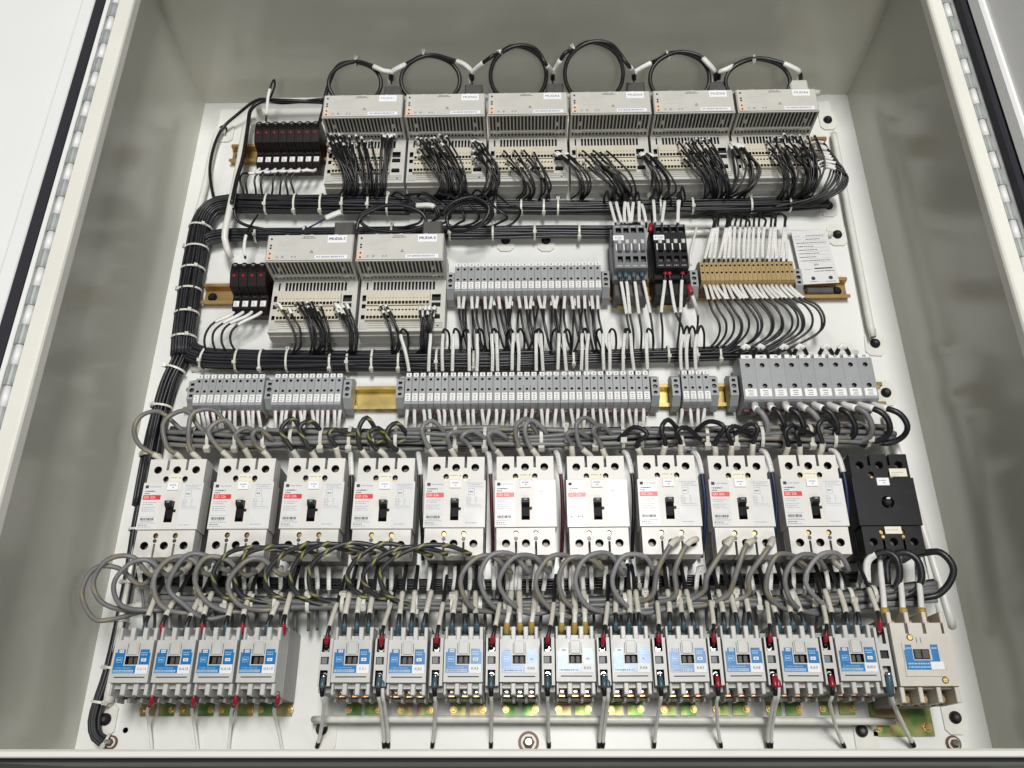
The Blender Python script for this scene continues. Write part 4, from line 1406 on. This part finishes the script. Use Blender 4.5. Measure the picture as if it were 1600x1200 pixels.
# sleeved wires leaving the lower strips downwards
n_ = 0
for lo, hi, cnt_, nm in ((306, 404, 12, 'leftmost lower strip'), (432, 532, 12, 'second lower strip'), (637, 1006, 33, 'long lower strip'), (1067, 1102, 4, 'short strip of four')):
    for i in range(cnt_):
        u = lo + (hi - lo) * i / (cnt_ - 1) + random.uniform(-1.2, 1.2)
        d = random.uniform(-5, 7)
        cw([Q(u, 637, 30), Q(u + d * .2, 645, 36), Q(u + d * .7, 665, 30), Q(u + d, 688, 16)],
           f'white sleeved wire under the {nm}, {nth(i + 1)} from the left', [(5, 44)], group='sleeved wires under the lower strips')

# relays
for i, (ub, ut, vt) in enumerate(((962, 951, 306), (971, 961, 307), (976, 976, 309), (984, 980, 312), (986, 989, 311), (998, 999, 308), (1009, 1003, 320))):
    cw([Q(ub, 356, 70), Q(ub, 348, 76), Q((ub + ut) / 2, 330, 74), Q(ut, vt, 66), Q(ut - 3, vt - 8, 56), Q(ut - 7, vt + 4, 36), Q(ut - 6, 322, 24)],
       f'white sleeved wire rising from the grey relay, {nth(i + 1)} from the left', [(8, 50)])
for i, (ub, ut, vt) in enumerate(((1024, 1021, 300), (1034, 1040, 306), (1058, 1063, 298), (1060, 1058, 306))):
    cw([Q(ub, 356, 70), Q(ub, 348, 76), Q((ub + ut) / 2, 325, 74), Q(ut, vt, 66), Q(ut + 4, vt - 6, 54), Q(ut + 8, vt + 8, 36), Q(ut + 8, 324, 24)],
       f'white sleeved wire rising from the black relay, {nth(i + 1)} from the left', [(8, 52)])
for i, (ut, ub) in enumerate(((967, 979), (977, 985), (989, 998), (1001, 1016))):
    cw([Q(ut, 418, 60), Q(ut + 1, 428, 62), Q(ut + (ub - ut) * .4, 450, 58), Q(ub, 492, 46), Q(ub + 4, 520, 38), Q(ub + 4, 552, 22)],
       f'wire with blue crimp and white sleeve under the grey relay, {nth(i + 1)} from the left', [(2, 18, 'blue_term', 2.1), (24, 72)])
for i, (ut, ub) in enumerate(((1039, 1034), (1046, 1055), (1066, 1064))):
    cw([Q(ut, 416, 60), Q(ut, 428, 62), Q(ut + (ub - ut) * .4, 448, 56), Q(ub, 488, 46), Q(ub + (2, 12, -2)[i], 516, 36), Q(ub + (0, 10, -6)[i], 552, 22)],
       f'wire with red crimp and white sleeve under the black relay, {nth(i + 1)} from the left', [(2, 16, 'red_plastic', 2.0), (24, 72)])
for i, (a, b) in enumerate((((1015, 362), (1018, 330)), ((1076, 446), (1090, 500)))):
    cw([Q(*a, 70), Q((a[0] + b[0]) / 2 + 2, (a[1] + b[1]) / 2, 66), Q(*b, 40), Q(b[0] - 4, b[1] + (0 if i == 0 else 45), 22)],
       ('wire with red crimp between the two relays', 'wire with red crimp at the lower right of the black relay')[i], [(0, 14, 'red_plastic', 2.2), (18, 50)] if i else [(0, 14, 'red_plastic', 2.2)])

# gold strip, above and below
for i in range(18):
    ub = 1100 + i * 7.5
    ut = 1112 + i * 6.9 + random.uniform(-5, 5)
    vt = 352 - (6 if i % 3 else 0) + random.uniform(-3, 3)
    cw([Q(ub, 412, 44), Q(ub + 1, 404, 48), Q((ub + ut) / 2, 380, 56), Q(ut, vt, 60), Q(ut + 1, vt - 9, 56), Q(ut - 8, vt - 14, 44), Q(ut - 34, 338, 30), Q(ut - 60, 340, 22)],
       f'white sleeved wire fanning up from the gold strip, {nth(i + 1)} from the left', [(7, 56)])
for i in range(20):
    ut = 1099 + i * 7.1
    le = 1120 + i * 8.3 + (random.uniform(-6, 6) if i % 4 else -7)
    ve = 486 - (i % 3) * 2 - i * .3
    cw([Q(ut, 444, 34), Q(ut + 3, 450, 44), Q((ut + le) / 2, 466, 52), Q(le, ve, 52), Q(le + 11, ve + 20, 48), Q(le + 9 - i * .4, ve + 42, 38), Q(le - 8 - i * 2.2, 546, 26), Q(le - 30 - i * 2.5, 553, 20)],
       f'wire sweeping from under the gold strip with diagonal sleeve, {nth(i + 1)} from the left', [(6, 42)])
cw([Q(1088, 355, 24), Q(1082, 380, 40), Q(1078, 400, 44), Q(1080, 415, 40)], 'thin white wire dropping left of the gold strip', [], 'wire_white', 1.8)

# loops over the large terminals
for i, u in enumerate((1155, 1178, 1215, 1240, 1280, 1306)):
    w = 20
    wire('jumper_wire', [jit(Q(u, 566, 40), .5), Q(u + 1, 552, 56), Q(u + w * .5, 540, 64), Q(u + w, 552, 56), Q(u + w + 1, 566, 40)], 3.0, 'wire_dark',
         f'short dark loop over the large grey terminals, {nth(i + 1)} from the left', 'wire', 'loops over the large terminals', [(25, 37, 'sleeve', 1.12)])

# ------------------------------------------------------------------ cables looping above the upper modules
RINGS = [(512, 597, 97, 598), (625, 720, 87, 724), (765, 855, 72, 850), (881, 975, 66, 977), (1014, 1110, 82, 1104), (1132, 1236, 92, 1237)]
for i, (l, r_, vt, cx) in enumerate(RINGS):
    cu, vc, rad = (l + r_) / 2, vt + (r_ - l) * .5, (r_ - l) / 2
    z = 84 if i not in (2, 3) else 112
    zt_ = (96, 100, 122, 128, 104, 98)[i]
    vc, rv = (vt + 164) / 2, (164 - vt) / 2
    ring = lambda a, g: Q(cu + g * rad * math.sin(a), vc - g * rv * math.cos(a), (zt_ + 66) / 2 + (zt_ - 66) / 2 * math.cos(a) + 4 * (a > 3))
    st_ = [Q(cx - 114, 124, 80), Q(cx - 112, 113, 92), Q(l + 2, vt + 17, zt_)] if i else [Q(498, 196, 40), Q(506, 168, 60), Q(511, 140, 74)]
    pts = st_ + [ring(-.75, 1.0), ring(-.25, 1.02)] + [ring(.3 + k * .55, .97) for k in range(11)] + [ring(6.35, 1.03), Q(r_ - 18, vt + 5, zt_ + 3), Q(cx + 2, vt + 14 if vt > 85 else 99, zt_), Q(cx + 13, 113, 92), Q(cx + 14, 126, 80)]
    o = wire('network_cable', pts, 3.2, 'wire_black', f'black looped network cable above the MUDA{i + 1} module', 'cable', 'looped network cables', [(-44, -14), (12, 40)] if i else [(-44, -14)], step=6, n=8, sr=1.25)
    tie_ring(spline(pts, 6), 76 if i else 130, 4.8, o)
    for k in range(2):
        MB().tube(spline([Q(cx + 13 + k * 3, 114, 90), Q(cx + 9 + k * 4, 120, 84), Q(cx + 10 + k * 4, 132, 74)], 3), 1.1, 6).build('core_wire', 'wire_blue' if k else 'wire_white', o, smooth=True)
# cables looping round the second row
tag(wire('network_cable', [Q(365, 325, 60), Q(372, 345, 54), Q(400, 356, 50), Q(450, 362, 46), Q(515, 364, 46), Q(560, 350, 52)], 2.6, 'wire_black', 'x', 'cable', None, [], 5), 'black cable sagging from the left rod to the MUDA 7 module', 'cable')
tag(wire('network_cable', [Q(466, 364, 60), Q(490, 352, 66), Q(512, 340, 70), Q(534, 331, 72)], 1.3, 'wire_blue', 'x', 'cable', None, [(-26, -1, 'sleeve', 3.4)], 4), 'blue cored cable end with white sleeve above the MUDA 7 module', 'cable')
tag(wire('network_cable', [Q(556, 362, 60), Q(566, 338, 66), Q(610, 320, 72), Q(655, 330, 70), Q(664, 350, 62), Q(630, 362, 56), Q(580, 358, 56), Q(562, 340, 60), Q(590, 322, 66), Q(640, 322, 72), Q(676, 322, 76), Q(684, 340, 66)], 2.8, 'wire_black', 'x', 'cable', None, [(-44, -16)], 5), 'black cable coiled above the gap between MUDA 7 and MUDA 8', 'cable')
tag(wire('network_cable', [Q(690, 338, 66), Q(705, 318, 76), Q(738, 308, 80), Q(764, 324, 78), Q(752, 350, 70), Q(720, 362, 60), Q(702, 356, 56), Q(700, 334, 62), Q(724, 316, 70), Q(752, 318, 72), Q(766, 338, 64), Q(730, 360, 48)], 2.8, 'wire_black', 'x', 'cable', None, [], 5), 'black cable coil at the upper right of the MUDA 8 module', 'cable')
# cables at the upper left corner
tag(wire('network_cable', [Q(505, 155, 50), Q(440, 161, 44), Q(412, 155, 46), Q(395, 160, 40), Q(372, 178, 26), Q(348, 200, 18), Q(334, 230, 18), Q(328, 265, 18), Q(332, 300, 22), Q(338, 318, 24)], 2.6, 'wire_black', 'x', 'cable', None, [], 6), 'black cable running round the upper left corner to the harness', 'cable')
tag(wire('network_cable', [Q(505, 160, 44), Q(440, 157, 50), Q(410, 158, 44), Q(392, 172, 44), Q(387, 200, 50), Q(380, 245, 54), Q(370, 280, 56), Q(362, 318, 58)], 3.2, 'wire_black', 'x', 'cable', None, [], 6), 'black cable tied to the white rod left of the fuse holders', 'cable')
cw([Q(416, 190, 60), Q(416, 175, 66), Q(419, 150, 72), Q(424, 130, 76), Q(429, 124, 74), Q(430, 134, 66), Q(424, 150, 56), Q(418, 160, 46)], 'black wire loop with white sleeve above the upper fuse holders', [(10, 56)])
cw([Q(383, 404, 60), Q(382, 385, 64), Q(386, 362, 62), Q(396, 345, 56), Q(403, 336, 50)], 'black wire with white sleeve rising from the second row fuse holders', [(4, 40)])

# ------------------------------------------------------------------ grey power loops over the breaker tops
def bt(i, k, top=True):
    x = BX[i] + (BW / 6 + 1, BW / 2, BW * 5 / 6 - 1)[k]
    return Vector((x, BYB + BH if top else BYB, 0))


rw = random.Random(5)
for i in range(10):
    for k in range(3):
        b = bt(i, k)
        n = i * 3 + k + 1
        m = 'wire_brown' if i in (0, 1) or rw.random() < .3 else 'wire_grey'
        if i in (2, 3):
            m = 'wire_stripe'
        if i in (7, 8, 9):
            m = 'wire_dark'
        sgn = -1 if i < 7 else (-1 if rw.random() < .6 else 1)
        w = rw.uniform(16, 26) * (1.5 if i == 0 else 1)
        hgt = rw.uniform(12, 34) * (1.25 if i == 0 and k == 0 else 1)
        lean = -34 + 10 * k if i == 0 else (-22 if i == 1 and k == 0 else rw.uniform(-22, -6) if i < 7 else rw.uniform(-8, 6))
        e = 30 + rw.uniform(0, 26)
        P = [b + Vector((0, -6, 46)), b + Vector((lean * .4, 8, 56)), b + Vector((lean, 20, 66)), b + Vector((lean + sgn * w * .3, 20 + hgt * .62, 78)),
             b + Vector((lean - sgn * w * .25, 22 + hgt, 74)), b + Vector((lean - sgn * w * 1.0, 20 + hgt * .72, 60)), b + Vector((lean - sgn * w * 1.15 , 34, 46)), b + Vector((lean - sgn * (w + e), 27, 38))]
        if i == 0:
            P[3:] = [b + Vector((lean - 6, 44, 76)), b + Vector((lean + 2, 62, 76)), b + Vector((lean + 20, 70, 68)), b + Vector((lean + 38, 52, 56)), b + Vector((lean + 60, 32, 44)), b + Vector((lean + 100, 27, 38))]
        wire('power_wire', [jit(p, 3.0) for p in P], 3.15, m, f'looped power wire over the breaker row tops, {nth(n)} from the left', 'wire', 'power loops above the breakers', [(8, 30, 'sleeve_clear', 1.25)], step=5, n=8)
# large terminals down to the harness: thick sleeved leads
for i in range(9):
    u = 1176 + i * 23.5
    d = 6 + i * 3.6
    wire('power_wire', [jit(p, 1.2) for p in (Q(u, 626, 34), Q(u + 4, 634, 50), Q(u + d * .7, 638, 66), Q(u + d + 8, 646, 70), Q(u + d + 18, 664, 64), Q(u + d + 14, 682, 52), Q(u + d - 10, 692, 40), Q(u + d - 40, 692, 34))], 3.9,
         'wire_dark' if i % 3 else 'wire_grey', f'thick lead curving under the large grey terminals, {nth(i + 1)} from the left', 'wire', 'leads under the large terminals', [(10, 44, 'sleeve', 1.25)], step=5, n=8)
# wires in the gaps between the breakers
GW = [(2, 'wire_black'), (3, 'wire_black'), (4, 'wire_red'), (5, 'wire_red'), (6, 'wire_black'), (7, 'wire_blue'), (8, 'wire_blue'), (9, 'wire_blue')]
for q, (i, m) in enumerate(GW):
    x = BX[i] + BW + 6
    P = [Vector((x - 8, BYB + BH + 18, 40)), Vector((x - 3, BYB + BH + 4, 66)), Vector((x + 1, BYB + 98, 68)), Vector((x + 2, BYB + 62, 58)), Vector((x + 2, BYB + 34, 40)), Vector((x + 1, BYB + 10, 16))]
    wire('control_wire', [jit(p, 1) for p in P], 2.4, m, f'wire with white sleeve in the gap right of the {nth(i + 1)} breaker', 'wire', 'wires between the breakers', [(16, 58)], n=8)

# ------------------------------------------------------------------ loops under the breakers
for i in range(11):
    for k in range(3):
        b = bt(i, k, False)
        n = i * 3 + k + 1
        lab = f'looped power wire under the breaker row, {nth(n)} from the left'
        gp = 'power loops under the breakers'
        if i in (2, 3, 4) and not (i == 2 and k == 0):
            w = 104 + rw.uniform(-6, 6)
            P = [b + Vector((0, 4, 48)), b + Vector((-6, 0, 74)), b + Vector((-26, 6, 90)), b + Vector((-58, 8, 96)), b + Vector((-88, -4, 96)), b + Vector((-w, -24, 90)), b + Vector((-w + 8, -46, 76)), b + Vector((-w + 44, -58, 64)), b + Vector((-w + 120, -57, 58))]
            wire('power_wire', [jit(p, 3.5) for p in P], 3.05, 'wire_stripe', lab, 'wire', gp, [(4, 26, 'sleeve_clear', 1.2)], step=5, n=8)
        elif i == 10:
            if k == 2:
                P = [b + Vector((0, 4, 44)), b + Vector((10, 2, 66)), b + Vector((26, 0, 80)), b + Vector((36, -20, 80)), b + Vector((26, -42, 70)), b + Vector((0, -52, 62)), b + Vector((-90, -56, 58))]
            else:
                P = [b + Vector((-12, -34, 60)), b + Vector((-8, -8, 66)), b + Vector((8, 2, 74)), b + Vector((22, -8, 78)), b + Vector((22, -34, 72)), b + Vector((0, -50, 62)), b + Vector((-70, -57, 58))]
            wire('power_wire', [jit(p, 1) for p in P], 4.2, 'wire_dark', lab, 'wire', gp, [(2, 40, 'sleeve', 1.1)] if k == 0 else [], step=5, n=8)
        elif i in (8,) or (i == 7 and k):
            d = rw.uniform(-34, -22)
            P = [b + Vector((0, 14, 70)), b + Vector((2, 16, 84)), b + Vector((-8, 4, 94)), b + Vector((d, -26, 90)), b + Vector((d - 6, -50, 74)), b + Vector((d - 40, -58, 64)), b + Vector((d - 90, -56, 60))]
            wire('power_wire', [jit(p, 3.5) for p in P], 3.2, 'wire_brown', lab, 'wire', gp, [(2, 34, 'sleeve_clear', 1.25)], step=5, n=8)
        else:
            sc = rw.uniform(.85, 1.15)
            cx = -30 if i < 3 else -22
            if i == 0:
                cx = -36
            R_ = 31 * sc
            cy = -42 if i == 0 and k == 0 else -36
            P = [b + Vector((0, 4, 42)), b + Vector((2, -8, 54)), b + Vector((cx + R_ * .75, cy + R_ * .45, 76)), b + Vector((cx + R_ * .2, cy + R_ * .95, 92)), b + Vector((cx - R_ * .55, cy + R_ * .8, 98)),
                 b + Vector((cx - R_, cy, 94)), b + Vector((cx - R_ * .6, cy - R_ * .72, 82)), b + Vector((cx + R_ * .3, cy - R_ * .98, 68)), b + Vector((cx + 70, -57, 62)), b + Vector((cx + 130, -57, 60))]
            if i == 0 and k == 0:
                P = [p + Vector((10, -5, -6)) for p in P[:7]] + P[7:]
            wire('power_wire', [jit(p, 3.5) for p in P], 3.05, 'wire_brown' if rw.random() < .55 else 'wire_grey', lab, 'wire', gp, [(6, 30, 'sleeve_clear', 1.25)], step=5, n=8)

# ------------------------------------------------------------------ leads into the contactors
def lead(x, y, z, label, m, term, dx, lug=True, r=2.6):
    P = [Vector((x, y, z)), Vector((x + dx * .1, y + 12, z + 8)), Vector((x + dx * .4, y + 30, z + 2)), Vector((x + dx * .8, y + 60, z - 16)), Vector((x + dx, y + 92, z - 36))]
    wire('contactor_lead', [jit(p, .7) for p in P], r, m, label, 'wire', 'leads into the contactors', [(0, 6, 'bright_metal', 1.25), (5, 16, term, 1.28), (28, 62, 'sleeve_clear', 1.3)], n=8)


for i in range(4):
    x0 = KA_X + KA_P * i
    for k, (dx, term) in enumerate(((22.6, 'blue_term'), (43, 'red_plastic'))):
        lead(x0 + dx, CY + 70, 72 + 4 * k, f'lead with {("dark", "red")[k]} crimp into contactor KA1{4 + i}', 'wire_black', term, random.uniform(-4, 10))
    cw([Vector((x0 + 38, CY + 78, 40)), Vector((x0 + 34, CY + 100, 40)), Vector((x0 + 36, CY + 130, 30))], f'white wire behind contactor KA1{4 + i}', [], 'wire_white', 2.0, group='white wires behind the contactors')
    u = (230, 300, 362, 428)[i]
    ue = (238, 310, 357, 442)[i]
    P = [Vector((x0 + 42.5, CY + 10, 76)), Vector((x0 + 43, CY - 2, 72)), Q(u, 1110, 44), Q(u + (ue - u) * .3, 1130, 16), Q(u + (ue - u) * .65, 1150, 8), Q(ue, 1178, 3)]
    wire('contactor_lead', P, 1.9, 'wire_white', f'white lead with red crimp below contactor KA1{4 + i}', 'wire', 'white leads below the contactors', [(0, 5, 'bright_metal', 1.5), (4, 16, 'red_plastic', 1.6), (18, 26, 'black_plastic', 1.25)], n=8)
for i in range(10):
    x0 = CX + CP * i
    yel = i in (3, 4)
    for k, dx in enumerate((7.2, 22.6, 36.0)):
        lead(x0 + dx, CY + 71, 74, f'lead with {"yellow" if yel else "dark blue"} crimp into contactor KA{i + 1}, {("left", "middle", "right")[k]} pole', 'wire_white' if yel else 'wire_dark', 'yellow_term' if yel else 'blue_term', random.uniform(-5, 9), r=2.9 if yel else 2.6)
    lead(x0 - 9.4, CY + 55, 88, f'lead with red crimp into the coil of contactor KA{i + 1}', 'wire_black', 'red_plastic', random.uniform(4, 14), r=2.2)
    ue = (495, 600, 675, 767, 858, 936, 1022, 1127, 1200, 1320)[i]
    ct = 'red_plastic' if i in (7, 8, 9) else 'blue_term'
    P = [Vector((x0 - 9.4, CY + 26, 90)), Vector((x0 - 9.6, CY + 13, 94)), Vector((x0 - 9.5, CY + 1, 86)), Vector((x0 - 9.5, CY - 3, 76))]
    end = Q(ue, 1168, 6)
    P += [P[-1].lerp(end, .4) + Vector((0, 0, -6)), P[-1].lerp(end, .7) + Vector((0, 0, -6)), end]
    wire('contactor_lead', P, 2.1, 'wire_white', f'white lead below the coil of contactor KA{i + 1}', 'wire', 'white leads below the contactors', [(0, 4, 'bright_metal', 1.4), (3, 15, ct, 1.45), (15, 24, 'black_plastic', 1.25), (-9, -1, 'black_plastic', 1.2)], n=8)
    if i in (1, 5, 8):
        P2 = [p + Vector((4.5, 0, -3)) for p in P]
        wire('contactor_lead', P2, 2.2, 'wire_white', f'second white lead below the coil of contactor KA{i + 1}', 'wire', 'white leads below the contactors', [(3, 14, ct, 1.6), (-9, -1, 'black_plastic', 1.2)], n=8)
for k, u in enumerate((1382, 1411, 1440)):
    wire('contactor_lead', [Q(u + 3, 968, 78), Q(u, 955, 84), Q(u - 2, 930, 78), Q(u - 6, 890, 62), Q(u - 6, 866, 50)], 3.5, 'wire_white', f'white lead with yellow crimp into the large contactor, {nth(k + 1)} from the left', 'wire', 'leads into the large contactor', [(0, 14, 'yellow_term', 1.45)], n=8)
lead(400, 162, 92, 'lead with red crimp into the coil of the large contactor', 'wire_black', 'red_plastic', 4, r=2.4)
wire('contactor_lead', [Q(1388, 1050, 96), Q(1390, 1075, 94), Q(1393, 1090, 86), Q(1405, 1120, 50), Q(1428, 1166, 6)], 2.6, 'wire_white', 'white lead with blue crimp below the large contactor', 'wire', 'white leads below the contactors', [(0, 5, 'bright_metal', 1.4), (4, 24, 'blue_term', 1.7), (-10, -1, 'black_plastic', 1.2)], n=8)
# sleeved wires dropping from the hidden harness towards the contactors
ns = 0
for i in range(58):
    u = 222 + i * 19.6 + random.uniform(-5, 5)
    if u > 1340:
        break
    d = random.uniform(-9, 9)
    ns += 1
    cw([Q(u + d, 885, 34), Q(u + d * .6, 905, 48), Q(u, 935, 46), Q(u - d * .3, 962, 40), Q(u - d * .4, 985, 30)],
       f'white sleeved wire behind the lower loops, {nth(ns)} from the left', [(2, 38)], 'wire_grey', 2.0, group='sleeved wires behind the lower loops')
